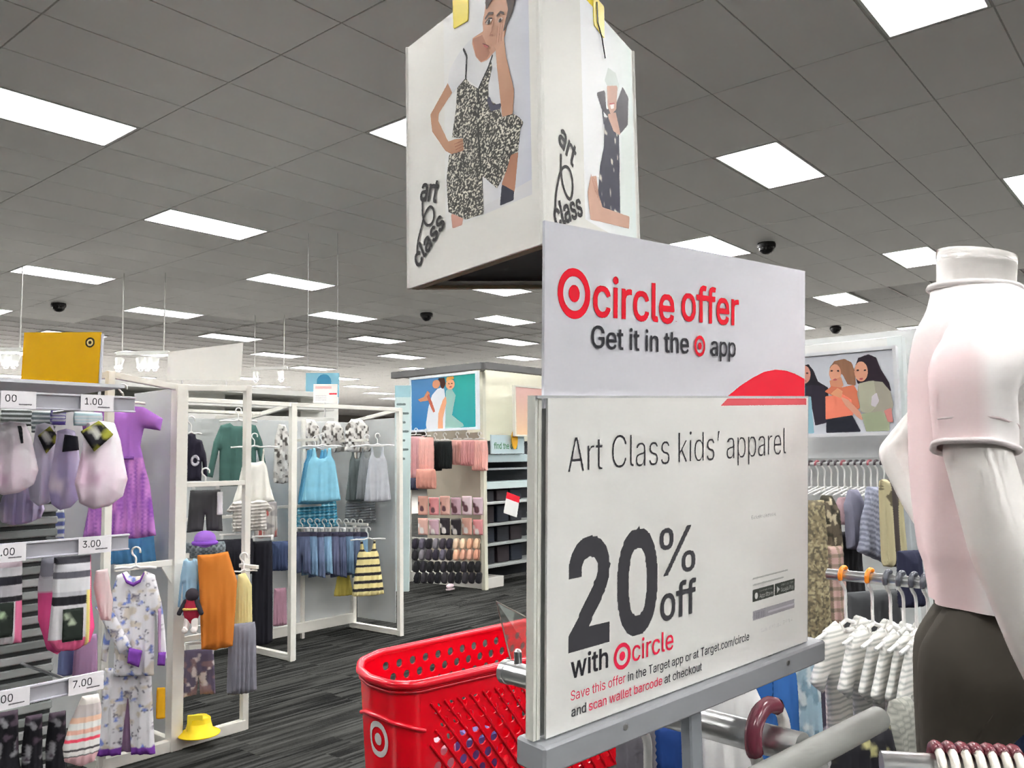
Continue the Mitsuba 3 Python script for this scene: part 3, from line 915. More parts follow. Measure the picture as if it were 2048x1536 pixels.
P.add(fit_text('scan wallet barcode', 0.0695, 0.2030, -0.5515, 0.0108, 0.0), lin(208, 52, 84))
P.add(fit_text('at checkout', 0.2075, 0.2860, -0.5515, 0.0108, 0.0), lin(52, 52, 56))
P.put('terms_print', t, 'two small lines on saving the offer and scanning the wallet barcode')
P = Print(SO, SR[:, 0], SR[:, 2], 0.00025)
P.add(fit_text('Excludes clearance.', 0.404, 0.468, -0.3655, 0.0052, -0.02), lin(140, 140, 140))
for x0, x1, b0 in ((0.408, 0.500, -0.4495), (0.408, 0.488, -0.4585)):
    P.add(LineString([(x0, b0), (x1, b0)]).buffer(0.0011), lin(196, 198, 194))
P.put('fine_print', t, 'faint small lines', kind='stuff')
for x0, x1, tx in ((0.408, 0.4620, ('Download on the', 'App Store')), (0.4660, 0.5200, ('GET IT ON', 'Google Play'))):
    P = Print(SO, SR[:, 0], SR[:, 2], 0.00025)
    P.add(sbox(x0, -0.4815, x1, -0.4660).buffer(0.0008), lin(58, 62, 58))
    P.add(fit_text(tx[0], x0 + 0.016, x1 - 0.004, -0.4705, 0.0024, 0.0), lin(190, 192, 190))
    P.add(fit_text(tx[1], x0 + 0.016, x1 - 0.003, -0.4790, 0.0058, 0.01), lin(206, 208, 206))
    if x0 < .43:
        P.add(ellipse(0.4155, -0.4745, 0.0042, 0.0046), lin(232, 232, 230))
    else:
        P.add(Polygon([(0.470, -0.4692), (0.470, -0.4792), (0.4785, -0.4742)]), lin(206, 208, 206))
    P.put('badge_print', t, 'dark app badge')
P = Print(SO, SR[:, 0], SR[:, 2], 0.00025)
P.add(sbox(0.408, -0.5085, 0.5200, -0.4955), lin(172, 170, 176))
for k in range(7):
    P.add(sbox(0.411 + 0.004 * k, -0.5065, 0.4128 + 0.004 * k + 0.0006 * (k % 3), -0.4975), lin(140, 138, 146))
P.add(LineString([(0.446, -0.502), (0.515, -0.502)]).buffer(0.0015), lin(206, 204, 210))
P.add(fit_text('Code 0192 014', 0.426, 0.478, -0.5275, 0.0052, -0.03), lin(200, 198, 202))
P.add(fit_text('2914', 0.484, 0.511, -0.5265, 0.0052, -0.03), lin(190, 188, 186))
P.put('code_print', t, 'small grey code strip')

# ================================================================== near clothes rack with its bars
BARZ, BR_ = 1.25, 0.0188
b1a, b1b = at_z(1020, 1345, BARZ), at_z(1612, 1499, BARZ)
b2a, b2b = at_z(1560, 1540, BARZ), at_z(1756, 1438, BARZ)
b2d = (b2b - b2a) / np.linalg.norm(b2b - b2a)
b1d = (b1b - b1a) / np.linalg.norm(b1b - b1a)
t = thing('clothes_rack', 'chrome clothes rack whose round bars run behind and below the offer sign', 'clothes rack')
g = M()
g.rod(b1a, b1b - b1d * 0.004, BR_, CHROME, 24)
g.put('cross_bar', 'metal', t, label='polished round bar that ends left of the sign')
M().lathe([(0, 0), (BR_ + .001, 0), (BR_ + .001, 0.012), (BR_ - .004, 0.017), (0, 0.018)], CHROME, 24, np.stack([np.cross(Z, -b1d), Z, -b1d], 1)[:, [0, 1, 2]], b1a).put('end_cap', 'metal', t)
M().lathe([(0, 0), (0.0065, 0), (0.0065, 0.02), (0.004, 0.024), (0, 0.025)], CHROME, 14, None, b1a + b1d * 0.02 + Z * (BR_ - .002)).put('end_stop', 'metal', t)
g = M()
g.rod(b2a - b2d * 0.45, b2b, BR_ * 0.86, lin(138, 140, 136), 24)
g.put('front_bar', 'satin', t, label='thicker dull grey bar in front')
cn = b2a + b2d * ((b1b - b2a) @ b2d)
for c, hgt in ((cn - Z * 0.0, BARZ - .012), (b2a - b2d * 0.40, BARZ - .012), (b1a + b1d * 0.10, BARZ - .012)):
    M().rod((c[0], c[1], 0.0), (c[0], c[1], hgt), 0.014, lin(176, 178, 174), 14).put('leg', 'satin', t)

# far arm with the striped tees
b4a, b4b = at_z(1656, 1148, BARZ), at_z(1905, 1172, BARZ)
b4d = (b4b - b4a) / np.linalg.norm(b4b - b4a)
t = thing('clothes_rack', 'chrome rack arm with orange and dark hanger markers, in front of the mannequin hip', 'clothes rack')
M().rod(b4a, b4b + b4d * 0.1, 0.0155, CHROME, 20).put('bar', 'metal', t)
M().rod((b4b + b4d * 0.08) * [1, 1, 0], (b4b + b4d * 0.08) - Z * 0.012, 0.016, CHROME, 14).put('post', 'metal', t)
g = M()
g.box((0, 0, 0.015), (0.5, 0.06, 0.03), CHROME, rotz(40), (b4b + b4d * 0.08) * [1, 1, 0])
g.box((0, 0, 0.015), (0.06, 0.5, 0.03), CHROME, rotz(40), (b4b + b4d * 0.08) * [1, 1, 0])
g.put('base', 'metal', t, smooth=False)
psi4 = math.degrees(math.atan2(-b4d[0], b4d[1])) % 180 - 0
R4 = frame(np.array([-b4d[1], b4d[0], 0]) * (1 if -b4d[1] > 0 else -1), Z)
n4 = R4[:, 1]
xs = (1688, 1741, 1777, 1803, 1828, 1851)
st = lambda u, w, x, z: np.where((np.mod(z / 0.014, 1) < 0.42)[:, None], lin(184, 186, 182), lin(238, 236, 232))
for i, px in enumerate(xs):
    q = on(px, 1150, b4a, np.cross(b4d, Z))
    q = b4a + b4d * ((q - b4a) @ b4d)
    hanger('tee_hanger', q, R4, 0.34, f'white hanger with {"orange" if i < 2 else "dark grey"} size marker, {ORD[i]} from the left on the chrome arm', 'top', lin(240, 140, 30) if i < 2 else lin(66, 68, 76), 0.125, WH, 0.0238, 0.0050, 'hangers of the striped tees')
    base = q - Z * 0.119
    W, H = 0.40 + 0.015 * (i % 2), 0.50
    tt = thing('striped_tee', f'white and grey striped kids tee, {ORD[i]} from the left on the chrome arm', 't-shirt', 'striped tees on the chrome arm')
    cloth_mesh('tee', W, H, st, 0.026 if i < 2 else 0.016, 0.006 if i < 2 else .003, 0.0065, i + 3, R4, base).put('fabric', 'cloth', tt, smooth=True)
    g = M()
    cloth_mesh(mirror([(0.0, -0.062), (0.075, -0.055), (0.15, 0.0), (0.165, -0.006), (0.085, -0.075), (0.0, -0.085)]), W, H, solid(lin(214, 212, 208)), 0.014, 0.002, 0.008, i, R4, base - n4 * 0.012).put('neck_rib', 'cloth', tt, smooth=True)

# hangers crowded on the bar at the lower right corner
b3a, b3b = at_z(1764, 1537, BARZ), at_z(2075, 1556, BARZ)
b3d = (b3b - b3a) / np.linalg.norm(b3b - b3a)
t = thing('clothes_rack', 'bright metal bar at the lower right corner below the brown pants, full of white hooks', 'clothes rack')
M().rod(b3a, b3b + b3d * 0.2, BR_, CHROME, 24).put('bar', 'metal', t)
c = b3b + b3d * 0.15
M().rod((c[0], c[1], 0), (c[0], c[1], BARZ - .012), 0.014, CHROME, 14).put('post', 'metal', t)
R3h = frame(np.array([-b3d[1], b3d[0], 0]), Z)
for i, px in enumerate((1876, 1902, 1928, 1954, 1980, 2006, 2032)):
    q = on(px, 1540, b3a, np.cross(b3d, Z))
    q = b3a + b3d * ((q - b3a) @ b3d)
    hanger('hook_hanger', q, R3h, 0.22, f'cream hanger hook at the lower right corner, {ORD[i]} from the left on its bar', 'top', lin(96, 44, 52), 0.12, lin(240, 234, 224), 0.0268, 0.0050, 'hooks at the lower right corner', back=True)


# white hanger with a maroon marker, hung on the polished bar
def onbar1(px):
    q = on(px, 1460, b1a, np.cross(b1d, Z))
    return b1a + b1d * ((q - b1a) @ b1d)


R1h = frame(np.array([-b1d[1], b1d[0], 0]) * (1 if -b1d[1] > 0 else -1), Z)
hanger('marker_hanger', onbar1(1538) + Z * .006, R1h, 0.30, 'white hanger with a wide maroon marker on the polished bar right of the post', 'top', lin(98, 46, 58), 0.14, lin(236, 234, 230), 0.036, 0.0080)
q = onbar1(1294)
hanger('stem_hanger', q, R1h, 0.30, 'white hanger stem just left of the grey sign post', 'top', None, 0.10, lin(236, 236, 234), 0.0275, 0.0065)
cloth_mesh('tee', 0.40, 0.5, solid(lin(236, 236, 236), .04), 0.05, 0.01, 0.012, 5, R1h, q - Z * 0.126).put('white_tee', 'cloth', None, 'white kids tee on the stem hanger below the offer sign', 't-shirt', smooth=True)
q = onbar1(1538)
cloth_mesh('tee', 0.40, 0.5, solid(lin(40, 42, 54), .1), 0.04, 0.01, 0.012, 6, R1h, q - Z * 0.165).put('dark_tee', 'cloth', None, 'dark tee hanging from the hanger with the maroon marker', 't-shirt', smooth=True)
# garments seen under the sign, behind the bars
G('white_shirt', 'boxy', (1335, 1352, 1535, 1620), 2.05, 20, solid(lin(238, 238, 238), .04), 'white folded top behind the polished bar, left of the blue jeans', 'top', seed=2, thick=.05)
G('blue_jeans', 'fold', (1462, 1290, 1592, 1560), 2.35, 30, lambda u, w, x, z: blend(lin(26, 62, 118), lin(52, 96, 156), nz(x, z, 26, 8, 3)), 'dark blue jeans hanging under the right end of the sign', 'jeans', seed=3, thick=.06,
  parts=(('pocket', [(-.5, 0), (.5, -.12), (.45, -.9), (0, -1), (-.45, -.9)], (-.16, -.20, .34, .30), solid(lin(40, 84, 146)), .006, None),))
G('floral_jeans', 'fold', (1576, 1285, 1640, 1560), 2.75, 30, spots(lin(152, 178, 192), (lin(108, 136, 152), lin(206, 216, 220)), 40, .58), 'pale blue speckled jeans beside the dark blue jeans', 'jeans', seed=4, thick=.05)
G('blue_shorts', 'fold', (1300, 1440, 1400, 1620), 1.95, 30, solid(lin(28, 54, 108)), 'navy blue garment seen between hanger stem and sign post', 'shorts', seed=5, thick=.05)
G('grey_shirt', 'fold', (1232, 1440, 1310, 1600), 1.85, 30, solid(lin(86, 84, 90)), 'dark grey garment left of the hanger stem below the sign', 'top', seed=6, thick=.05)

# ================================================================== shopping cart
CRED, CRED2 = lin(198, 2, 24), lin(168, 2, 20)
RIMZ = 0.99
cdir = np.array([math.sin(math.radians(49)), math.cos(math.radians(49)), 0])
cside = np.array([-cdir[1], cdir[0], 0])
CW, CL = 0.44, 1.0
corg = at_z(800, 1372, RIMZ)
t = thing('shopping_cart', 'red plastic shopping cart with round holes, standing in the aisle behind the sign', 'shopping cart')


# plan of the rim: x along the cart from its nose, y from the near side to the far side
plan = Polygon([(CL, 0), (.05, 0), (.005, .05), (.0, .15), (.03, .255), (.09, .345), (.19, .405), (CL, .47)])
ring = plan.buffer(-.045).buffer(.045, quad_segs=10).exterior
RLEN = ring.length
s0 = ring.project(Point(0.0, 0.12))
ccw = ring.is_ccw


def wall_map(s, h, off):
    """s: metres along the rim from the front middle towards the near side; h: height below the rim"""
    out = np.zeros((len(s), 3))
    tt = (s0 + (s if ccw else -s)) % RLEN
    p = np.array([ring.interpolate(q).coords[0] for q in tt])
    p2 = np.array([ring.interpolate((q + 0.004) % RLEN).coords[0] for q in tt])
    p1 = np.array([ring.interpolate((q - 0.004) % RLEN).coords[0] for q in tt])
    d = p2 - p1
    d /= np.linalg.norm(d, axis=1, keepdims=True) + 1e-12
    nrm = np.stack([d[:, 1], -d[:, 0]], 1) * (1 if ccw else -1)
    q = p + nrm * np.asarray(off)[:, None]
    x = CL / 2 + (q[:, 0] - CL / 2) * (1 - 0.12 * h)
    y = .22 + (q[:, 1] - .22) * (1 - 0.22 * h)
    return corg + cdir * x[:, None] + cside * y[:, None] - Z * h[:, None]


def shell(poly, off, th, res, m, col):
    P, F = grid_mesh(poly, res)
    o = np.full(len(P), off)
    a, b = wall_map(P[:, 0], P[:, 1], o + th / 2), wall_map(P[:, 0], P[:, 1], o - th / 2)
    E = rim_edges(F)
    n = len(P)
    side = np.vstack([np.stack([E[:, 0], E[:, 1], E[:, 1] + n], 1), np.stack([E[:, 0], E[:, 1] + n, E[:, 0] + n], 1)])
    m.raw(np.vstack([a, b]), np.vstack([F, F[:, ::-1] + n, side]), col)


DEEP = 0.42
wall = sbox(0.0, 0.012, RLEN, DEEP)
holes = []
near0, near1 = 0.17, 1.02
# near side: staggered rows of holes; far side: larger round holes; ends: the same as the far side
for j in range(8):
    for i in range(24):
        s = near0 + 0.035 + i * 0.047 + (j % 2) * 0.0235
        if s < near1:
            holes.append(ellipse(s, 0.085 + j * 0.0405, 0.0150, 0.0150, 12))
f0, f1 = RLEN - 1.14, RLEN - 0.34
for j in range(8):
    for i in range(16):
        s = f0 + 0.03 + i * 0.056 + (j % 2) * 0.028
        if s < f1:
            holes.append(ellipse(s, 0.050 + j * 0.040, 0.0135, 0.0135, 12))
g = M()
shell(wall.difference(unary_union(holes)), 0.0, 0.006, 0.022, g, CRED)
g.put('basket', 'gloss', t, smooth=25)
# rim lip
ss = np.linspace(0, RLEN, 140, endpoint=False)
g = M()
g.tube(wall_map(ss, np.full(140, 0.006), np.full(140, 0.004)), 0.0125, lin(214, 22, 40), 8, closed=True)
g.put('rim', 'gloss', t, smooth=True)
for hh, rr in ((0.027, 0.005),):
    g = M()
    g.tube(wall_map(ss, np.full(140, hh), np.full(140, 0.004)), rr, CRED2, 6, closed=True)
    g.put('ridge', 'gloss', t, smooth=True)
# diagonal ribs on the near side
for i in range(-4, 21):
    a0 = near0 + 0.012 + i * 0.047
    k = np.linspace(0, 1, 10)
    s, h = a0 + k * 0.27, 0.066 + k * 0.344
    ok = (s > near0 - 0.005) & (s < near1)
    if ok.sum() >= 3:
        g = M()
        g.tube(wall_map(s[ok], h[ok], np.full(ok.sum(), 0.005)), 0.0042, CRED, 5)
        g.put('rib', 'gloss', t, smooth=True)
# front grip edge and bullseye on the front
P_, F_ = grid_mesh(bullseye(0, 0, 0.05).buffer(0), 0.012)
g = M()
v = wall_map(P_[:, 0] - 0.0, P_[:, 1] + 0.17, np.full(len(P_), 0.0045))
g.raw(v, F_, lin(240, 236, 236))
g.put('front_logo', 'satin', t, smooth=False, label='white bullseye on the front end')
g = M()
k = np.linspace(-0.16, 0.16, 20)
g.tube(wall_map(k, 0.105 + 0.03 * (np.abs(k) / 0.16) ** 2, np.full(20, 0.006)), 0.006, lin(224, 30, 48), 6)
g.put('front_grip', 'gloss', t, smooth=True)
# floor of the basket, tray, frame and wheels
g = M()
k = wall_map(ss, np.full(140, DEEP - 0.004), np.full(140, -0.004))
g.raw(np.vstack([k, k.mean(0)[None]]), [[i, (i + 1) % 140, 140] for i in range(140)], CRED2)
g.put('basket_floor', 'gloss', t, smooth=False)
cm = corg + cside * (CW / 2 - 0.02)
for sx in (0.16, 0.80):
    for sy in (-0.15, 0.15):
        p = cm + cdir * sx + cside * sy
        g = M()
        g.rod((p[0], p[1], 0.12), (p[0], p[1], RIMZ - DEEP + 0.01), 0.014, lin(120, 10, 24), 10)
        g.put('frame_leg', 'gloss', t)
        Rw = np.stack([cdir, Z, cside], 1)
        M().lathe([(0, -0.014), (0.058, -0.014), (0.062, -0.008), (0.062, 0.008), (0.058, 0.014), (0, 0.014)], lin(36, 36, 38), 18, Rw, p * [1, 1, 0] + Z * 0.062).put('wheel', 'satin', t)
g = M()
g.box((0.48, 0, 0.16), (0.78, 0.34, 0.05), CRED2, np.stack([cdir, cside, Z], 1), cm * [1, 1, 0], bev=0.01)
g.put('lower_tray', 'gloss', t, smooth=False)
# tilted see-through seat flap
fp = [at(993, 1203, 3.12), at(1105, 1262, 3.0), at(1118, 1392, 2.9), at(1022, 1322, 3.05)]
g = M()
g.raw(fp, [[0, 1, 2], [0, 2, 3]], (0.4, 0.45, 0.42))
g.put('seat_flap', 'frosted', t, smooth=False, label='tinted see-through flap of the child seat')
g = M()
g.tube([fp[1], fp[0], fp[3], fp[2]], 0.004, lin(104, 106, 98), 6)
g.put('flap_frame', 'satin', t, smooth=True)
for k, (s, h, c1, w) in enumerate(((near0 + .05, .20, lin(214, 216, 236), .16), (near0 + .24, .22, lin(70, 84, 150), .12))):
    pc = wall_map(np.array([s + .04]), np.array([DEEP - .10 - 0.01]), np.array([-0.13]))[0]
    g = M()
    g.box((0, 0, 0), (w, 0.08, 0.17), c1, np.stack([cdir, cside, Z], 1), pc, bev=0.012)
    g.put('boxed_goods', 'gloss', None, ('pale lilac carton seen through the holes in the near side of the red cart', 'blue carton seen through the holes of the red cart, deeper in the basket')[k], 'box', smooth=False)

# ================================================================== child mannequin at the right
mc = at(1996, 800, 1.27)
mf = np.array([-0.93, 0.36, 0.0])
mf /= np.linalg.norm(mf)
ml = np.array([mf[1], -mf[0], 0]) * 1.0       # to the near side
if ml[1] > 0:
    ml = -ml
RMf = np.stack([mf, ml, Z], 1)


def mz(y, Y=1.27, x=1938):
    return at(x, y, Y)[2]


def loft(levels, n=28, sup=2.0):
    """levels: (z, forward centre, half depth, half width, side centre)"""
    V, F = [], []
    for z, cx, hd, hw, cy in levels:
        th = np.linspace(0, 2 * np.pi, n, endpoint=False)
        x = cx + hd * np.sign(np.cos(th)) * np.abs(np.cos(th)) ** (2 / sup)
        y = cy + hw * np.sign(np.sin(th)) * np.abs(np.sin(th)) ** (2 / sup)
        V.append(np.stack([x, y, np.full(n, z)], 1))
    V = np.vstack(V)
    k = len(levels)
    for i in range(k - 1):
        for j in range(n):
            a, b = i * n + j, i * n + (j + 1) % n
            F.append([a, b, b + n, a + n])
    F = np.array(F)
    F = np.vstack([F[:, [0, 1, 2]], F[:, [0, 2, 3]]])
    c0, c1 = len(V), len(V) + 1
    V = np.vstack([V, V[:n].mean(0), V[-n:].mean(0)])
    j = np.arange(n)
    F = np.vstack([F, np.stack([np.full(n, c0), (j + 1) % n, j], 1), np.stack([np.full(n, c1), (k - 1) * n + j, (k - 1) * n + (j + 1) % n], 1)])
    return V, F


def resample(levels, m=26):
    from scipy.interpolate import PchipInterpolator
    L = np.array(levels, float)[::-1]
    z = np.linspace(L[0, 0], L[-1, 0], m)
    return [(q, *[float(PchipInterpolator(L[:, 0], L[:, k])(q)) for k in range(1, L.shape[1])]) for q in z]


def bones(chain, res=0.010, it=12):
    """one smooth body from joints (point, radius)"""
    tot = m3.Manifold()
    for c in chain:
        for (p, r), (q, s) in zip(c[:-1], c[1:]):
            h = m3.Manifold.batch_hull([m3.Manifold.sphere(r, 20).translate(list(map(float, p))), m3.Manifold.sphere(s, 20).translate(list(map(float, q)))])
            tot = tot + h
    g = tot.refine_to_length(res).to_mesh()
    m = trimesh.Trimesh(g.vert_properties[:, :3], g.tri_verts, process=True)
    trimesh.smoothing.filter_taubin(m, iterations=it)
    return m


MW = lin(238, 234, 230)
zt, zs, zh = mz(508), mz(616), mz(1206)      # neck top, shoulder line, shirt hem
t = thing('mannequin', 'headless white child mannequin at the right edge in a pale pink tee and brown pants', 'mannequin')
mo = mc * [1, 1, 0]
neckc = 0.02
body = [(zt, .016, .055, .054, 0), (zt - .03, .018, .0545, .052, 0), (zs + .012, .022, .0555, .054, 0), (zs - .012, .020, .060, .085, 0), (zs - .04, .016, .074, .116, 0), (zs - .12, .012, .084, .116, 0), (zs - .25, .010, .084, .104, 0), (zh + .03, .008, .078, .098, 0), (zh - .08, .02, .070, .095, 0), (zh - .14, .03, .06, .085, 0)]
V, F = loft(resample(body, 40), 36)
g = M()
V[:, 2] += np.clip((V[:, 2] - zt + .035) / .035, 0, 1) * (V[:, 0] - .016) * .21
g.raw(V, F, MW, RMf, mo)
# neck plate
g.put('torso', 'gloss', t, smooth=True)


def W3(x, y, z):
    return mo + mf * x + ml * y + Z * z


def wp(px, py, Y):
    return at(px, py, Y)


near_sh = W3(.02, .098, zs - .075)
arm_n = [(near_sh, .034), (wp(1954, 905, 1.09), .040), (wp(2006, 1090, 1.06), .040), (wp(2080, 1290, 1.03), .034), (wp(2122, 1400, 1.02), .027), (wp(2144, 1470, 1.01), .028), (wp(2154, 1530, 1.0), .018)]
m = bones([arm_n], .012)
M().raw(m.vertices, m.faces, MW).put('arm', 'gloss', t, smooth=True, label='white arm hanging down at the right edge')
far_sh = W3(-.01, -.118, zs - .06)
elb = wp(1800, 908, 1.46)
arm_f = [(far_sh, .032), ((far_sh + elb) / 2 + Z * .0, .038), (elb, .034), (wp(1836, 985, 1.42), .032), (wp(1878, 1070, 1.36), .024), (wp(1890, 1105, 1.34), .02)]
m = bones([arm_f], .012)
M().raw(m.vertices, m.faces, MW).put('arm', 'gloss', t, smooth=True, label='white bent arm with its elbow out to the left')
# tee
PINK_SHADE, TEE_LIT = lin(226, 202, 203), lin(242, 238, 237)


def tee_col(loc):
    # shading painted in: pinker shaded front, off-white lit sleeve and back
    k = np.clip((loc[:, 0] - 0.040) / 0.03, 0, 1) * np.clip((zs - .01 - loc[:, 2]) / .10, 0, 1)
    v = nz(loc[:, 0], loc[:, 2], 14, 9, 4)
    c = blend(TEE_LIT, PINK_SHADE, k * 0.95)
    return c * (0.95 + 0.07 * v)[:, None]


tee = [(zs + .030, .022, .0605, .061, 0), (zs + .004, .020, .069, .092, 0), (zs - .04, .018, .092, .134, 0), (zs - .12, .014, .107, .138, 0), (zs - .24, .012, .111, .138, 0), (zs - .36, .010, .108, .138, 0), (zh + .05, .008, .103, .134, 0), (zh, .006, .101, .130, 0)]
V, F = loft(resample(tee, 54), 72)
loc = V.copy()
ang = np.arctan2(V[:, 1], V[:, 0] - 0.015)
d = np.clip((zs - V[:, 2]) / (zs - zh), 0, 1)
rr = 1 + (0.035 * np.sin(7 * ang + 4 * d) + 0.03 * (nz(V[:, 0] + V[:, 1], V[:, 2], 14, 7, 3) - .5)) * (0.25 + d)
V[:, 0] = 0.015 + (V[:, 0] - 0.015) * rr
V[:, 1] *= rr
g = M()
F = F[(F < len(V) - 2).all(1)]
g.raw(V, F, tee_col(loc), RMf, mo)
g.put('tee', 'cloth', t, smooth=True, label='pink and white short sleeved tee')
# near sleeve: a cone round the arm, wide at the rolled cuff
sl = [(W3(.016, .080, zs - .025), .050), (W3(.020, .118, zs - .065), .062), (wp(1944, 770, 1.10), .056), (wp(1946, 850, 1.095), .050), (wp(1947, 900, 1.09), .0485)]


def sleeve(path, nm, lab, colf, n=40):
    p = smooth_path([q for q, _ in path], 24)
    r = np.interp(np.linspace(0, 1, 24), np.linspace(0, 1, len(path)), [s for _, s in path])
    tt = np.gradient(p, axis=0)
    tt /= np.linalg.norm(tt, axis=1, keepdims=True)
    V = []
    th = np.linspace(0, 2 * np.pi, n, endpoint=False)
    for i in range(24):
        u = mf - tt[i] * (mf @ tt[i])
        u /= np.linalg.norm(u)
        w = np.cross(tt[i], u)
        k = r[i] * (1 + 0.05 * np.sin(5 * th + i * .2) * i / 24)
        V.append(p[i] + np.outer(k * np.cos(th), u) + np.outer(k * np.sin(th) * .92, w))
    V = np.vstack(V)
    F = np.array([[i * n + j, i * n + (j + 1) % n, (i + 1) * n + (j + 1) % n, (i + 1) * n + j] for i in range(23) for j in range(n)])
    m = M()
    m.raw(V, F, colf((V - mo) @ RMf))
    return m.put(nm, 'cloth', t, smooth=True, label=lab), V[-n:], tt[-1]


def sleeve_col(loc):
    return blend(TEE_LIT, PINK_SHADE, np.clip((loc[:, 0] - 0.042) / 0.02, 0, 1) * 0.8)  # front half of the sleeve painted in the shaded pink


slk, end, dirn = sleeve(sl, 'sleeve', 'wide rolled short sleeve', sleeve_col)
g = M()
g.tube(end - dirn * 0.002, 0.0045, lin(232, 224, 224), 6, closed=True)
g.tube(end - dirn * 0.032, 0.0022, lin(214, 200, 200), 5, closed=True)
g.put('cuff', 'cloth', slk, smooth=True)
g = M()
nb = np.array([W3(.022 + .0605 * math.cos(a), .061 * math.sin(a), zs + .030 + .006 * math.cos(a)) for a in np.linspace(0, 2 * np.pi, 40, endpoint=False)])
g.tube(nb, 0.006, lin(240, 236, 234), 6, closed=True)
g.put('neckband', 'cloth', t, smooth=True)
# hem band
# pants: hips and two legs as one continuous cloth
BRN = lin(54, 51, 46)
hips = W3(0, 0, zh - .07)
zf = zh - .62
legs = []
for sgn in (1, -1):
    legs.append([(W3(.004, .034 * sgn, zh + .05), .066), (W3(.010, .040 * sgn, zh - .015), .076), (W3(.046, .046 * sgn, zh - .09), .088), (W3(.074, .050 * sgn, zh - .155), .062), (W3(.088, .052 * sgn, zh - .235), .048), (W3(.086, .054 * sgn, zh - .42), .046), (W3(.080, .056 * sgn, zf + .05), .042)])
m = bones(legs, .012, 10)
vv = np.array(m.vertices)
M().raw(vv, m.faces, blend(BRN * .92, BRN * 1.1, nz(vv[:, 0] + vv[:, 1], vv[:, 2], 30, 30, 3))).put('pants', 'cloth', t, smooth=True, label='dark brown grey pants')
for sgn in (1, -1):
    m = bones([[(W3(.080, .056 * sgn, zf + .07), .034), (W3(.082, .056 * sgn, zf + .03), .030), (W3(.125, .060 * sgn, zf + .018), .022), (W3(.17, .062 * sgn, zf + .012), .016)]], .008)
    M().raw(m.vertices, m.faces, MW).put('foot', 'gloss', t, smooth=True)
g = M()
g.box((0.09, 0, (zf - .022) / 2), (0.34, 0.34, zf - .022), lin(226, 224, 220), RMf, mo, bev=.01)
g.put('plinth', 'satin', None, 'white display plinth on which the child mannequin stands', 'plinth', smooth=False)

# ================================================================== left: white frame with dresses, beside the aisle
POST = lin(236, 234, 226)
PANEL = lin(196, 199, 199)
OA = np.array([-1.945, 4.955, 0.0])


def pa(u, v, z):
    """point of the near left frame: u along a, v along b (away from the aisle)"""
    return OA + A * u + B * v + Z * z


def bar(m, p, q, w, h, col):
    """square bar from p to q"""
    d = np.asarray(q) - np.asarray(p)
    L = np.linalg.norm(d)
    x = d / L
    up = Z if abs(x[2]) < 0.9 else A
    R = frame(x, up)
    m.box((L / 2, 0, 0), (L, w, h), col, R, p, bev=0.002)


t = thing('display_frame', 'white display frame at the left with purple dress and pajamas in front', 'clothing display')


def part(nm, p, q, w=0.045, h=0.045, col=POST, lab=None, par=None):
    g = M()
    bar(g, p, q, w, h, col)
    return g.put(nm, 'satin', par or t, smooth=False, label=lab)


part('post', pa(-.41, 0, 0), pa(-.41, 0, 2.12), .04, .04)
part('post', pa(0, 0, 0), pa(0, 0, 2.07), .07, .07)
part('post', pa(.45, 0, 0), pa(.45, 0, 2.09), .04, .04)
part('top_rail', pa(-.41, 0, 2.10), pa(0, 0, 2.05), .035, .035)
part('top_rail', pa(0, 0, 2.05), pa(.45, 0, 2.07), .035, .035)
part('top_rail', pa(-.41, 0, 2.10), pa(-.41, 1.27, 2.10), .035, .035)
part('base_rail', pa(-.41, 0, .03), pa(.45, 0, .03), .05, .06)
part('base_rail', pa(0, 0, .03), pa(0, .56, .03), .05, .06)
part('base_rail', pa(-.41, 0, .03), pa(-.41, .56, .03), .05, .06)
g = M()
bar(g, pa(0, .04, 1.06), pa(0, .54, 1.06), .012, 1.98, PANEL)
g.put('side_panel', 'satin', t, smooth=False, label='light grey side panel')
g = M()
bar(g, pa(-1.0, .57, 1.05), pa(.0, .57, 1.05), .012, 1.9, PANEL)
g.put('back_panel', 'satin', t, smooth=False)
part('cross_bar', pa(0, 0, 1.485), pa(.45, 0, 1.485), .03, .03)
part('arm', pa(-.02, 0, 1.045), pa(-.36, 0, 1.045), .022, .035, lab='arm that carries the pajama set')
for z, v in ((1.06, .12), (1.02, .0)):
    part('arm', pa(.0, v, z), pa(.14, v, z), .02, .03)
part('arm', pa(.0, 0, .60), pa(.17, 0, .60), .02, .03)
g = M()
g.prism(Polygon([(0, 0), (0.07, 0), (0.0, -0.11)]), 0.016, POST, frame(-A, Z), pa(-.03, 0, 1.03), y0=-.008)
g.put('bracket', 'satin', t, smooth=False)

LILAC, PURP = lin(176, 150, 206), lin(140, 92, 178)
G('purple_dress', 'flutter', (160, 812, 324, 1078), 4.78, 8, lambda u, w, x, z: np.where((w > -.40)[:, None], lin(158, 104, 184) * np.ones((len(u), 1)), blend(lin(190, 130, 196), lin(120, 66, 150), np.clip((nz(x, z, 70, 9, 7, 2) - .36) * 3.4, 0, 1))),
  'purple girl dress with flutter sleeves and mottled long skirt, hanging in the left frame', 'dress', hang='top', thick=.07, fold=.013, seed=2, freq=8, hw=.24,
  parts=(('waist_seam', [(-.5, 0), (.5, 0), (.5, -1), (-.5, -1)], (-.02, -.385, .40, .022), solid(lin(116, 70, 146)), .01, None),))
G('blue_dress', 'tube', (206, 1062, 312, 1128), 5.02, 8, solid(lin(96, 158, 206), .15), 'blue tulle skirt hem showing below the purple dress', 'dress', thick=.08, fold=.02, seed=5, freq=6)

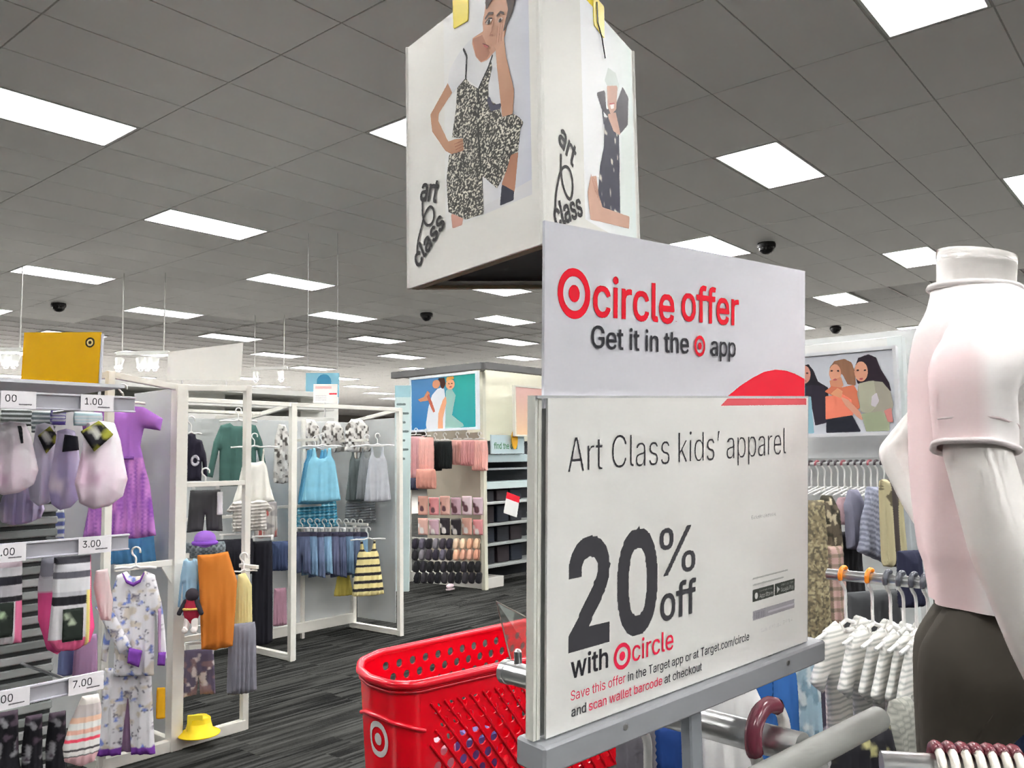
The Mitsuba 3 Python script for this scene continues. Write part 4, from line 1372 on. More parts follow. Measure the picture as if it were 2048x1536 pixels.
# pajama set
def PJ(u, w, x, z):
    n, k, q = nz(x, z, 42, 42, 11, 1), nz(x, z, 15, 15, 5, 1), nz(x, z, 30, 30, 8, 1)
    c = np.broadcast_to(lin(230, 229, 234), (len(u), 3))
    c = blend(c, lin(204, 196, 186), np.clip((q - .62) * 9, 0, 1))
    c = blend(c, lin(108, 126, 186), np.clip((n - .70) * 16, 0, 1) * (k > .48))
    return blend(c, lin(84, 80, 98), np.clip(1.25 - np.abs(n - .655) / .034, 0, 1))


PV = lin(112, 62, 150)
p, W, H, R = G('pajama_shirt', 'longsleeve', (202, 1142, 336, 1352), 4.50, 4, PJ, 'white long sleeve pajama top with blue and grey print and purple cuffs', 'pajamas', hang='top', thick=.05, fold=.012, seed=4, res=.0085,
  hlabel='white plastic hanger that carries the printed pajama top',
  parts=(('collar', mirror([(0.0, -.62), (.28, -.45), (.46, .0), (.50, -.06), (.32, -.62), (0, -.86)]), (-.0, -.005, .34, .16), solid(PV), .012, 'purple collar'),
         ('cuff', [(-.4, 0), (.5, 0), (.4, -1), (-.5, -.95)], (.445, -.77, .13, .13), solid(PV), .03, 'purple cuff'),
         ('sleeve_lining', [(-.5, 0), (.4, 0), (.5, -1), (-.3, -1)], (.405, -.36, .055, .42), solid(lin(186, 150, 188)), .012, 'pink lining along the sleeve')))
# left sleeve folded across the front
cloth_mesh([(-.5, 0), (-.1, .02), (.5, -.86), (.18, -1.0)], .19, .24, PJ, .03, .004, .008, 5, R, p + R[:, 0] * (-.085) - Z * .17 - R[:, 1] * .055).put('folded_sleeve', 'cloth', 'pajama_shirt', smooth=True)
cloth_mesh([(-.4, .2), (.5, 0), (.3, -1), (-.5, -.7)], .075, .085, solid(PV), .03, .003, .008, 6, R, p + R[:, 0] * (.025) - Z * .395 - R[:, 1] * .058).put('folded_cuff', 'cloth', 'pajama_shirt', smooth=True, label='purple cuff folded across the front')
G('pajama_pants', 'pants', (196, 1335, 312, 1510), 4.56, 4, bands([(.90, None), (1.1, None)]) if False else (lambda u, w, x, z: np.where((w < -.90)[:, None], lin(108, 58, 146) * np.ones((len(u), 1)), PJ(u, w, x, z))), 'white printed pajama pants with purple ankle cuffs below the matching top', 'pajamas', thick=.05, fold=.012, seed=6, res=.009)
G('lilac_pants', 'tube', (240, 1330, 288, 1504), 4.62, 4, solid(lin(190, 156, 190), .08), 'plain lilac pajama pants between the printed legs', 'pajamas', thick=.03, fold=.01, seed=7, freq=2.5)
G('yellow_tag', 'tube', (312, 1375, 331, 1438), 4.8, 4, solid(lin(226, 172, 40)), 'orange yellow strip hanging behind the pajama sleeve', 'tag', thick=.012, fold=.002)

# things inside the two bays of the near frame
G('black_hoodie', 'hood', (346, 872, 416, 962), 5.35, 30, solid(lin(38, 36, 48)), 'black kids hoodie with a white ring print, in the near frame', 'hoodie', hang='top', thick=.06, fold=.01, seed=3,
  parts=(('print_ring', [(.5 * math.cos(a) * s, -.5 + .5 * math.sin(a) * s) for s, rng_ in ((1, np.linspace(0, 6.1, 24)), (.45, np.linspace(6.1, 0, 24))) for a in rng_], (.10, -.42, .26, .26), solid(lin(214, 212, 222)), .006, 'white ring print'),))
G('dark_shorts', 'shorts', (374, 980, 446, 1064), 5.20, 22, solid(lin(62, 62, 64), .12), 'charcoal shorts on a clip hanger in the near frame, with a white tag', 'shorts', hang='clip', thick=.05, fold=.008, seed=4,
  parts=(('price_tag', [(-.5, 0), (.5, 0), (.5, -1), (-.5, -1)], (.40, -.05, .16, .55), solid(lin(232, 230, 234), .02), .006, 'white paper tag'),))
G('white_blouse', 'boxy', (452, 1000, 546, 1062), 6.6, 24, solid(lin(214, 210, 204), .06), 'cream ruffled blouse under the white camisole', 'top', thick=.08, fold=.02, seed=9, ripple=.01)
G('printed_cloth', 'fold', (366, 1084, 452, 1116), 5.32, 24, plaid(lin(88, 96, 100), lin(120, 128, 132), lin(58, 64, 70), .03), 'grey plaid folded clothes below the purple cap', 'clothes', thick=.10, fold=.01, seed=3)
capp = at(410, 1078, 5.10)
g = M()
t2 = thing('knit_beanie', 'purple knitted cap lying on the plaid clothes in the near frame', 'hat')
g = M()
g.ball((0, 0, 0), (.062, .06, .05), lin(150, 104, 196), 3, None, capp)
g.put('crown', 'cloth', t2, smooth=True)
g = M()
g.tube([capp + np.array([.064 * math.cos(a), .062 * math.sin(a), -.022]) for a in np.linspace(0, 2 * np.pi, 28, endpoint=False)], .012, lin(118, 72, 168), 8, closed=True)
g.put('rolled_brim', 'cloth', t2, smooth=True)
G('light_blue_shirt', 'longsleeve', (356, 1116, 404, 1230), 4.84, 20, solid(lin(166, 202, 224)), 'pale blue long sleeve top hanging left of the orange pants', 'top', thick=.05, fold=.012, seed=8)
G('blue_tunic', 'tube', (392, 1126, 424, 1216), 4.90, 20, solid(lin(78, 150, 196)), 'bright blue garment just left of the orange pants', 'top', thick=.05, fold=.012, seed=9, freq=3)
G('orange_pants', [(-.42, .0), (-.1, .0), (.28, .02), (.50, -.30), (.42, -.98), (.0, -1.0), (-.30, -.98), (-.36, -.4)], (386, 1108, 474, 1300), 4.86, 26, lambda u, w, x, z: blend(lin(164, 90, 34), lin(190, 118, 52), nz(x, z, 12, 6, 3)), 'tan orange pants folded over an arm of the near frame', 'pants', thick=.07, fold=.014, seed=5, freq=3)
G('yellow_shirt', [(-.3, 0), (.1, .02), (.45, -.2), (.5, -.95), (.1, -1), (-.5, -.9), (-.4, -.3)], (468, 1148, 505, 1266), 5.12, 28, solid(lin(232, 220, 158)), 'pale yellow top hanging right of the orange pants', 'top', hang='top', thick=.05, fold=.012, seed=7, hw=.16)
G('grey_skirt', 'tube', (454, 1246, 514, 1388), 5.02, 28, solid(lin(122, 122, 132), .14), 'long pleated grey skirt hanging low at the aisle', 'skirt', thick=.06, fold=.016, seed=8, freq=7)
part('arm', pa(.40, -.02, .985), pa(.40, -.20, .985), .022, .022, lab='short arm with rounded white end')
# soft toy
tp = at(383, 1236, 4.74)
t2 = thing('plush_toy', 'small soft toy with dark head and maroon body inside the near frame', 'soft toy')
g = M()
g.ball((0, 0, .045), (.045, .036, .075), lin(130, 34, 50), 3, None, tp)
g.put('body', 'cloth', t2, smooth=True)
M().ball((.004, -.005, .125), (.036, .034, .036), lin(44, 40, 46), 3, None, tp).put('head', 'cloth', t2, smooth=True)
M().tube([tp + np.array([.046 * math.cos(a), .038 * math.sin(a), .052]) for a in np.linspace(0, 6.283, 24, endpoint=False)], .007, lin(232, 200, 110), 6, closed=True).put('belt', 'cloth', t2, smooth=True)
for sx in (-1, 1):
    m = bones([[(np.array([sx * .03, -.01, .09]), .014), (np.array([sx * .06, -.02, .03]), .013)]], .008, 4)
    M().raw(m.vertices, m.faces, lin(40, 38, 44), None, tp).put('arm', 'cloth', t2, smooth=True)
    m = bones([[(np.array([sx * .02, -.01, -.01]), .018), (np.array([sx * .024, -.014, -.055]), .016), (np.array([sx * .024, -.035, -.06]), .017)]], .008, 4)
    M().raw(m.vertices, m.faces, lin(232, 226, 222), None, tp).put('foot', 'cloth', t2, smooth=True)
G('printed_shorts', 'shorts', (362, 1298, 432, 1392), 5.08, 24, spots(lin(132, 108, 112), (lin(216, 206, 206), lin(92, 84, 104)), 36, .52), 'mauve printed shorts hanging low inside the near frame', 'shorts', hang='clip', thick=.05, fold=.01, seed=3)
yp = at(398, 1466, 5.0)
yp[2] = 0.071
t2 = thing('yellow_hat', 'bright yellow rain hat resting on the base rail of the near frame', 'hat')
M().lathe([(0, .10), (.045, .10), (.062, .088), (.07, .02), (.115, -.002), (.117, .004), (.075, .03), (.06, .08), (0, .092)][::-1], lin(240, 208, 20), 26, None, yp).put('brim', 'satin', t2, smooth=True)
M().box((-.012, -.05, .075), (.085, .012, .09), lin(246, 222, 60), rotz(8), yp, bev=.004).put('card', 'satin', t2, smooth=False)

# ================================================================== second white frame with the tank tops
OB = np.array([-1.83, 7.06, 0.0])


def pb(u, v, z):
    return OB + A * u + B * v + Z * z


t = thing('display_frame', 'white display frame in the middle distance with tank tops, shorts and a striped dress', 'clothing display')
BU = 1.20
for u, v, w in ((0, 0, .045), (0.03, .0, .02), (BU, 0, .045), (-1.25, 0, .045), (0, .66, .04), (BU, .66, .04), (-1.25, .66, .04), (.6, .66, .03)):
    part('post', pb(u, v, 0), pb(u, v, 2.10 if v == 0 else 2.0), w, w)
for u0, u1 in ((-1.25, 0), (0, BU)):
    part('top_rail', pb(u0, 0, 2.085), pb(u1, 0, 2.085), .035, .035)
    part('base_rail', pb(u0, .66, .10), pb(u1, .66, .10), .05, .09)
    g = M()
    bar(g, pb(u0, .68, 1.06), pb(u1, .68, 1.06), .012, 1.86, PANEL)
    g.put('back_panel', 'satin', t, smooth=False)
for u in (0, BU, -1.25):
    part('top_rail', pb(u, 0, 2.085), pb(u, .66, 2.0), .035, .035)
    part('foot', pb(u, -.02, .03), pb(u, .70, .03), .05, .05)
g = M()
bar(g, pb(BU, .06, 1.06), pb(BU, .60, 1.06), .010, 1.9, PANEL)
g.put('end_panel', 'satin', t, smooth=False)
for u, z in ((.33, 1.80), (.90, 1.80), (.90, 1.03), (-.30, 2.0)):
    part('arm', pb(u, .66, z), pb(u, .10, z), .02, .025)
part('hang_bar', pb(.05, .40, 1.22), pb(.60, .40, 1.22), .025, .025)
part('hang_bar', pb(-.95, .40, 2.03), pb(-.05, .40, 2.03), .025, .025)
part('hang_bar', pb(-.75, .40, 1.17), pb(-.1, .40, 1.17), .025, .025)

SKY = lin(140, 200, 224)
for k, (bx, Y, c, lab) in enumerate((((604, 896, 682, 1004), 7.30, SKY, 'light blue tank top at the front of its row in the second frame'), ((600, 898, 672, 1006), 7.48, lin(104, 170, 204), 'mid blue tank top right behind the light blue one'), ((596, 900, 664, 1008), 7.66, lin(78, 142, 178), 'deep blue tank top at the back of its row'))):
    G('tank_top', 'tank', bx, Y, PSI_A - 22, solid(c), lab, 'tank top', hang='top', thick=.05, fold=.014, seed=k + 2, group=None, hw=.34, freq=4)
G('ruffle_skirt', 'tube', (592, 1002, 676, 1056), 7.82, PSI_A - 22, plaid(lin(58, 132, 160), lin(110, 178, 200), lin(176, 212, 222), .045), 'teal plaid ruffled layers below the blue tank tops', 'skirt', thick=.10, fold=.02, seed=4, ripple=.012)
for k, (bx, Y, c, lab) in enumerate((((728, 894, 782, 1004), 7.75, lin(186, 188, 194), 'light grey tank top at the front, beside the end panel'), ((712, 896, 756, 1000), 7.92, lin(120, 124, 126), 'dark grey tank top behind the light grey one'), ((692, 896, 736, 1002), 8.05, lin(92, 100, 100), 'charcoal tank top at the back of the grey row'))):
    G('tank_top', 'tank', bx, Y, PSI_A - 22, solid(c), lab, 'tank top', hang='top', thick=.05, fold=.014, seed=k + 6, hw=.32, freq=4)
G('grey_ruffles', 'tube', (690, 1000, 752, 1048), 8.12, PSI_A - 22, solid(lin(128, 132, 134), .25, 60), 'grey ruffled layers below the grey tank tops', 'skirt', thick=.10, fold=.02, seed=3, ripple=.012)
LACE = spots(lin(186, 182, 178), (lin(70, 66, 62), lin(228, 226, 222)), 40, .52)
for k, (bx, lab) in enumerate((((546, 848, 582, 968), 'black and white sequined top at the left of the second frame'), ((598, 838, 640, 905), 'lace patterned top behind the blue hanger, leftmost'), ((640, 842, 690, 905), 'lace patterned top in the middle, behind the hangers'), ((686, 838, 740, 905), 'grey patterned top behind the grey hanger'))):
    G('lace_shirt', 'side', bx, 8.02 if k else 7.35, PSI_A, LACE, lab, 'top', thick=.05, fold=.012, seed=k + 1)
for k in range(9):
    x0 = 588 + k * 14.5
    col = (lin(70, 78, 102), lin(92, 116, 140), lin(80, 92, 116), lin(112, 142, 166), lin(72, 76, 98))[k % 5]
    G('denim_shorts', 'shorts', (x0, 1064, x0 + 34, 1148 + (k % 3) * 4), 7.62 + .05 * k, PSI_A - 62, lambda u, w, x, z, c=col: np.where((w > -.10)[:, None], lin(56, 54, 70) * np.ones((len(u), 1)), blend(c, np.clip(c * 1.7 + .02, 0, 1), np.clip((nz(x, z, 30, 10, 3) - .42) * 3, 0, 1))),
      f'blue denim shorts, {ORD[k]} from the left in the row on the bar', 'shorts', hang='clip', thick=.05, fold=.01, seed=k, group='denim shorts on the bar', hlabel=f'white clip hanger of the {ORD[k]} denim shorts in the row', hgroup='clip hangers of the denim shorts', stem=.06)
G('yellow_skirt', 'skirt', (668, 1140, 706, 1192), 8.0, PSI_A - 22, solid(lin(198, 182, 92)), 'mustard yellow skirt under the row of denim shorts', 'skirt', thick=.05, fold=.012, seed=3)
G('striped_dress', 'tank', (704, 1082, 768, 1192), 7.80, PSI_A - 30, stripes(lin(228, 214, 156), lin(40, 38, 40), 7, .66), 'pale yellow dress with black stripes, hanging low at the right of the second frame', 'dress', hang='top', thick=.05, fold=.012, seed=5, hw=.32, res=.008)
G('green_shirt', 'longsleeve', (414, 846, 536, 972), 6.95, 26, solid(lin(66, 98, 92), .12), 'dark green long sleeve top behind the white camisole', 'top', hang='top', thick=.06, fold=.016, seed=2, freq=4)
G('white_camisole', 'cami', (466, 898, 550, 1006), 6.7, 24, solid(lin(238, 236, 228), .05), 'white strappy camisole dress on a white hanger in front of the green top', 'dress', hang='top', thick=.06, fold=.016, seed=4, hw=.36, freq=4)
G('black_dress', 'tube', (502, 1082, 546, 1290), 6.75, 26, solid(lin(28, 28, 34)), 'long black pants on a white clip hanger, in the middle of the left half', 'pants', hang='clip', thick=.05, fold=.012, seed=5, freq=3, hw=.17)
G('black_skirts', 'fold', (430, 1078, 508, 1150), 6.6, 26, solid(lin(30, 30, 36)), 'black garments bunched on clip hangers left of the long black pants', 'skirt', hang='clip', thick=.16, fold=.02, seed=6, freq=6)
G('denim_jacket', 'fold', (540, 1082, 580, 1142), 7.2, 26, solid(lin(62, 74, 104)), 'dark denim garment left of the tall white post', 'jeans', thick=.09, fold=.015, seed=7)
G('pink_pants', 'tube', (546, 1176, 574, 1252), 7.45, 26, solid(lin(170, 130, 146)), 'dusty pink garment low behind the tall white post', 'pants', thick=.05, fold=.01, seed=8)
G('beige_shirt', 'tube', (508, 1004, 556, 1076), 7.15, 26, spots(lin(202, 198, 194), (lin(176, 96, 92), lin(150, 146, 146)), 20, .66), 'pale top with small red dots below the camisole', 'top', thick=.06, fold=.014, seed=9)

# white shelving behind the second frame
t = thing('wall_shelving', 'white shelving whose top boards show above the back panel of the second frame', 'shelf')
for k, z in enumerate((.10, .55, 1.0, 1.45, 1.86, 2.02, 2.14, 2.27)):
    part('board', pb(-1.5, 1.15, z), pb(1.15, 1.15, z), .50, .035 if k < 4 else .05, lin(206, 206, 202))
for u in (-1.5, -.17, 1.15):
    part('upright', pb(u, 1.15, 0), pb(u, 1.15, 2.28), .04, .48, lin(230, 230, 226))
g = M()
bar(g, pb(-1.5, 1.38, 1.14), pb(1.15, 1.38, 1.14), .012, 2.28, lin(176, 176, 172))
g.put('back_panel', 'satin', t, smooth=False)

# signs standing on top of the frames
t = thing('yellow_sign', 'plain mustard yellow sign with a black bullseye, on top of the left shelves', 'sign')
ys = at(121, 718, 4.3)
RY = frame(on(199, 720, ys, np.array([-.15, -1, 0])) - on(46, 720, ys, np.array([-.15, -1, 0])), Z)
c4 = [on(x, y, ys, RY[:, 1]) for x, y in ((46, 655), (200, 674), (197, 782), (44, 774))]
loc = np.array([(c - ys) @ RY for c in c4])
g = M()
w_, h0, h1 = loc[:, 0], loc[2:, 2].mean(), loc[:2, 2].mean()
g.prism(sbox(w_[[0, 3]].mean(), h0, w_[1:3].mean(), h1), .006, lin(216, 164, 4), RY, ys)
g.put('board', 'satin', t, smooth=False)
P = Print(ys, RY[:, 0], RY[:, 2])
q = (on(180, 685, ys, RY[:, 1]) - ys) @ RY
P.add(bullseye(q[0], q[2], .026), lin(40, 32, 20))
P.add(ellipse(q[0], q[2], .026 * .68).difference(ellipse(q[0], q[2], .026 * .34)), lin(236, 214, 150))
P.put('bullseye', t, 'black and cream bullseye mark')
g = M()
xr = w_[1:3].mean() + .008
g.rod(ys + RY @ np.array([xr, .003, h0 - .10]), ys + RY @ np.array([xr, .003, h1 - .01]), .007, lin(206, 208, 216), 10)
g.put('holder', 'satin', t)
g = M()
bot = ys + RY @ np.array([0, .003, h0 - .02])
g.box((0, 0, -.028), ((w_[1] - w_[0]) * .82, .03, .03), lin(226, 226, 230), RY, bot, bev=.003)
g.put('foot', 'satin', t, smooth=False)

t = thing('blank_sign', 'blank pale grey sign board on top of the near white frame', 'sign')
bs = at(412, 725, 5.25)
RB = frame(on(487, 720, bs, np.array([.55, -1, 0])) - on(336, 720, bs, np.array([.55, -1, 0])), Z)
c4 = [(on(x, y, bs, RB[:, 1]) - bs) @ RB for x, y in ((336, 704), (487, 685), (481, 762), (334, 760))]
g = M()
g.prism(Polygon([(c[0], c[2]) for c in c4]), .01, lin(214, 213, 208), RB, bs)
g.put('board', 'satin', t, smooth=False)
g = M()
for k in (.2, .8):
    x = c4[3][0] * (1 - k) + c4[2][0] * k
    g.rod(bs + RB @ np.array([x, .005, c4[2][2] - .06]), bs + RB @ np.array([x, .005, c4[2][2] + .01]), .006, lin(200, 200, 200), 8)
g.put('feet', 'satin', t)

# ================================================================== sock shelves at the left edge
S0 = at(258, 1081, 2.15)
S0[2] = 0
t = thing('sock_fixture', 'sock display with grey price rails, cut by the left edge of the picture', 'display rack')


def ps(u, v, z):
    return S0 + A * u + B * v + Z * z


zz = [on(258, 809, S0, B)[2], on(258, 1083, S0, B)[2], on(206, 1358, S0, B)[2]]
u3 = (on(208, 1358, S0, B) - S0) @ A
ends = (0.008, 0.0, u3)
RAIL = lin(168, 168, 176)
for z, ue in zip(zz, ends):
    g = M()
    L = 1.0 + ue
    g.box((-L / 2, 0.004, 0), (L, .006, .036), RAIL, FA, ps(ue, 0, z), bev=.0015)
    g.box((-L / 2, 0.001, .017), (L, .012, .005), lin(214, 214, 222), FA, ps(ue, 0, z), bev=.001)
    g.box((-L / 2, 0.001, -.018), (L, .010, .004), lin(196, 196, 206), FA, ps(ue, 0, z), bev=.001)
    g.put('price_rail', 'gloss', t, smooth=False)
    for k in range(4):
        g = M()
        g.rod(ps(ue - .05 - .24 * k, .004, z - .004), ps(ue - .05 - .24 * k, .36, z - .004), .004, lin(206, 206, 210), 8)
        g.put('hook_rod', 'metal', t)
for k in range(42):
    z = .30 + k * .033
    g = M()
    g.box((-.53, .372, z), (1.02, .012, .021), (lin(168, 172, 172), lin(112, 118, 116), lin(144, 150, 148))[k % 3], FA, S0, bev=.003)
    g.put('back_slat', 'satin', t, smooth=False)
g = M()
g.box((-.53, .392, .90), (1.02, .02, 1.5), lin(56, 60, 60), FA, S0)
g.put('back_board', 'satin', t, smooth=False)
for u in (-.22, -1.02):
    g = M()
    g.box((u, .42, .86), (.04, .04, 1.72), POST, FA, S0)
    g.put('post', 'satin', t, smooth=False)
g = M()
g.box((-.52, .20, zz[0] + .045), (1.0, .40, .008), lin(206, 208, 212), FA, S0)
g.put('top_shelf', 'satin', t, smooth=False)
g = M()
g.box((-.62, .20, .04), (.84, .42, .08), POST, FA, S0)
g.put('base', 'satin', t, smooth=False)


def price(px, py, w, h, z, txt, lab, ue):
    o = on(px, py, ps(0, -.006, 0), B)
    tt = thing('price_label', lab, 'price label', None)
    g = M()
    o = np.array([o[0], o[1], z])
    g.prism(sbox(0, -h / 2, w, h / 2), .0012, lin(236, 234, 238), FA, o, y0=-.0035)
    g.put('card', 'paper', tt, smooth=False)
    P = Print(o - B * .0036, A, Z, .0003)
    P.add(fit_text(txt, w * .12, w * .12 + h * (1.05 if len(txt) > 3 else .6), -h * .12, h * .40, .01), lin(60, 58, 64))
    P.add(LineString([(w * .52, -h * .26), (w * .86, -h * .26)]).buffer(h * .035), lin(96, 94, 100))
    P.put('price_print', tt)


price(0, 807, .075, .040, zz[0], '00', 'white price label at the left edge on the top price rail', 0)
price(160, 811, .080, .040, zz[0], '1.00', 'white price label in front of the purple dress on the top rail', 0)
price(-22, 1106, .075, .040, zz[1] - .002, '3.00', 'white price label at the left edge on the middle price rail', 0)
price(156, 1092, .078, .040, zz[1], '3.00', 'white price label on the middle rail left of the pajama hanger', 0)
price(-30, 1402, .090, .042, zz[2], '7.00', 'white price label at the left edge on the lowest price rail', 0)
price(136, 1362, .082, .042, zz[2], '7.00', 'white price label reading 7.00 at the right end of the lowest rail', 0)

PINKW = tiedye(lin(246, 240, 246), lin(232, 208, 224), lin(216, 184, 206), 22)
LAV = tiedye(lin(206, 198, 226), lin(160, 146, 194), lin(234, 222, 238), 22)


def tagpart(w=.42, h=.32, ox=.02, oz=-.06):
    return (('black_card', [(-.5, -.35), (.05, .0), (.5, -.45), (-.08, -1.0)], (ox, oz, w, h), spots(lin(30, 30, 34), (lin(196, 196, 190), lin(150, 150, 60)), 55, .66), .004, 'black paper card'),)


G('fluffy_socks', 'bundle', (150, 846, 256, 1018), 2.10, PSI_A - 18, PINKW, 'fluffy white and pink socks with a black diamond card, rightmost on the top rail', 'socks', thick=.07, fold=.007, freq=1.6, seed=2, parts=tagpart(.62, .36, -.14, .02), res=.0035)
G('fluffy_socks', 'bundle', (98, 862, 166, 1020), 2.16, PSI_A - 18, LAV, 'lavender fluffy socks squeezed second from the right on the top rail', 'socks', thick=.06, fold=.007, freq=1.6, seed=4, res=.0035,
  parts=(('dark_toe', [(-.3, 0), (.4, -.1), (.5, -.9), (-.4, -1)], (.05, -.05, .55, .22), solid(lin(34, 36, 42)), .02, 'dark printed band'),))
G('fluffy_socks', 'bundle', (56, 850, 122, 1012), 2.20, PSI_A - 18, tiedye(lin(226, 222, 236), lin(190, 182, 214), lin(240, 236, 240)), 'pale lilac fluffy socks third from the right on the top rail', 'socks', thick=.06, fold=.007, freq=1.6, seed=6, parts=tagpart(.66, .34, .06, -.02), res=.0035)
G('fluffy_socks', 'bundle', (-30, 846, 78, 990), 2.06, PSI_A - 18, PINKW, 'fluffy white and pink socks at the left edge on the top rail', 'socks', thick=.07, fold=.007, freq=1.6, seed=8, res=.0035,
  parts=(('dark_loop', [(-.5, 0), (.2, 0), (.5, -1), (.1, -1)], (.12, -.05, .12, .24), solid(lin(40, 44, 46)), .004, 'dark loop'),))
G('fluffy_socks', 'bundle', (-6, 960, 90, 1050), 2.24, PSI_A - 18, LAV, 'mauve fluffy socks behind the others at the left edge', 'socks', thick=.06, fold=.012, seed=9, res=.004)
PACK = bands([(.07, lin(60, 60, 66)), (.16, lin(214, 214, 220)), (.22, lin(84, 84, 92)), (.36, lin(226, 226, 230)), (.41, lin(196, 196, 202)), (.50, lin(30, 30, 34)), (1.1, lin(224, 222, 226))])
G('sock_pack', 'sock', (68, 1114, 130, 1312), 2.12, PSI_A - 10, bands([(.2, lin(96, 96, 104)), (.34, lin(206, 206, 212)), (1.1, lin(196, 76, 128))]), 'magenta sock at the left of the multicolour pack on the middle rail', 'socks', thick=.03, fold=.005, seed=3)
G('sock_pack', [(-.42, 0), (.38, .0), (.42, -.5), (.5, -.78), (.42, -.93), (.1, -1.0), (-.3, -.98), (-.5, -.86), (-.44, -.4)], (98, 1112, 190, 1302), 2.06, PSI_A - 10,
  lambda u, w, x, z: np.where((u > .36)[:, None], lin(236, 84, 140), np.where((u > .27)[:, None] & (w < -.36)[:, None], lin(236, 220, 140), np.where((w < -.86)[:, None], lin(206, 92, 132), PACK(u, w, x, z)))),
  'grey, white and pink sock pack with black card on the middle rail', 'socks', thick=.04, fold=.004, seed=5, res=.003,
  parts=(('black_card', [(-.5, 0), (.5, 0), (.5, -1), (-.5, -1)], (-.03, -.54, .44, .34), spots(lin(34, 40, 36), (lin(160, 170, 150),), 60, .72), .004, 'black paper card'),))
G('sock_pack', [(-.5, 0), (.45, 0), (.5, -1), (-.5, -1)], (-40, 1118, 46, 1290), 2.04, PSI_A - 10,
  lambda u, w, x, z: np.where((u > .28)[:, None] & (w < -.5)[:, None], lin(238, 130, 170), bands([(.10, lin(196, 180, 190)), (.2, lin(226, 226, 230)), (.3, lin(40, 40, 46)), (.44, lin(214, 212, 218)), (.5, lin(40, 40, 44)), (1.1, lin(228, 226, 230))])(u, w, x, z)),
  'white and black sock pack at the left edge of the middle rail', 'socks', thick=.04, fold=.004, seed=7, res=.003,
  parts=(('black_card', [(-.5, 0), (.5, 0), (.5, -1), (-.5, -1)], (-.02, -.50, .52, .40), spots(lin(34, 40, 36), (lin(150, 170, 140),), 60, .72), .004, 'black paper card'),))
G('pale_sock', [(-.4, 0), (.2, .02), (.5, -.6), (.42, -1), (-.1, -.95), (-.5, -.3)], (186, 1140, 226, 1244), 2.14, PSI_A - 10, solid(lin(236, 216, 216), .05), 'pale pink sock sticking out beside the pajama collar', 'socks', thick=.02, fold=.004, seed=8, res=.004)
for k, (x0, x1, c, lab) in enumerate(((116, 152, lin(120, 132, 176), 'blue grey sock hanging low behind the middle rail'), (146, 196, lin(186, 150, 188), 'lilac pants leg hanging behind the middle rail, right of the blue sock'))):
    G('hanging_sock', 'tube', (x0, 1270, x1, 1352), 2.45, PSI_A - 10, solid(c), lab, 'socks', thick=.02, fold=.004, seed=k, res=.005)
for k, (x0, y0, x1, y1, lab) in enumerate(((-40, 1424, 50, 1640, 'black sparkly sock pack at the lower left corner'), (36, 1430, 92, 1640, 'black sparkly sock second from the left on the lowest rail'), (84, 1424, 140, 1640, 'black sparkly sock left of the striped sock'))):
    G('black_sock', 'sock', (x0, y0, x1, y1), 2.06 + .04 * k, PSI_A - 10, spots(lin(26, 26, 30), (lin(120, 120, 124), lin(70, 60, 70)), 70, .68), lab, 'socks', thick=.04, fold=.006, seed=k + 1, res=.0045)
G('striped_sock', [(-.05, 0), (.36, .0), (.46, -.25), (.42, -.78), (.30, -.96), (-.05, -1.0), (-.45, -.88), (-.5, -.68), (-.36, -.38), (-.22, -.2)], (126, 1392, 206, 1532), 2.02, PSI_A - 10,
  bands([(.12, lin(228, 222, 216)), (.28, lin(206, 196, 194)), (.36, lin(236, 200, 176)), (.45, lin(240, 236, 232)), (.52, lin(238, 190, 172)), (.57, lin(240, 236, 232)), (.63, lin(226, 76, 100)), (.72, lin(240, 236, 234)), (.745, lin(60, 56, 60)), (.81, lin(240, 236, 234)), (.83, lin(60, 56, 60)), (1.1, lin(232, 190, 194))]),
  'white sock with pink, red and black stripes at the right end of the lowest rail', 'socks', thick=.03, fold=.004, seed=4, res=.0028)
for k, (bx, c, lab) in enumerate((((0, 818, 66, 852), lin(60, 64, 62), 'dark printed header cards behind the price label at the left edge'), ((62, 822, 112, 866), lin(70, 80, 84), 'dark green header card behind the lilac socks'), ((100, 818, 132, 850), lin(84, 72, 140), 'purple and yellow header card behind the lavender socks'), ((146, 824, 206, 852), lin(176, 200, 206), 'pale teal header card above the rightmost socks'), ((0, 1000, 64, 1052), lin(206, 150, 156), 'coral striped pack behind the left socks'), ((20, 1030, 110, 1080), lin(96, 160, 110), 'green and black striped pack behind the left socks'), ((60, 1020, 130, 1086), lin(80, 90, 140), 'navy striped pack above the middle rail'))):
    G('header_card', 'fold', bx, 2.42, PSI_A - 10, stripes(c, lin(206, 210, 212), 4 + k % 3, .6), lab, 'sock pack', thick=.012, fold=.002, seed=k, res=.005)

# ================================================================== corner gondola in the centre background
OC = np.array([-0.375, 10.67, 0.0])


def pc(u, v, z):
    """u along the right face (a), v along the left face (b)"""
    return OC + A * u + B * v + Z * z


def cz(x, y, p=None):
    return on(x, y, OC if p is None else p, np.array([OC[0], OC[1], 0]) / np.linalg.norm(OC[:2]))[2]


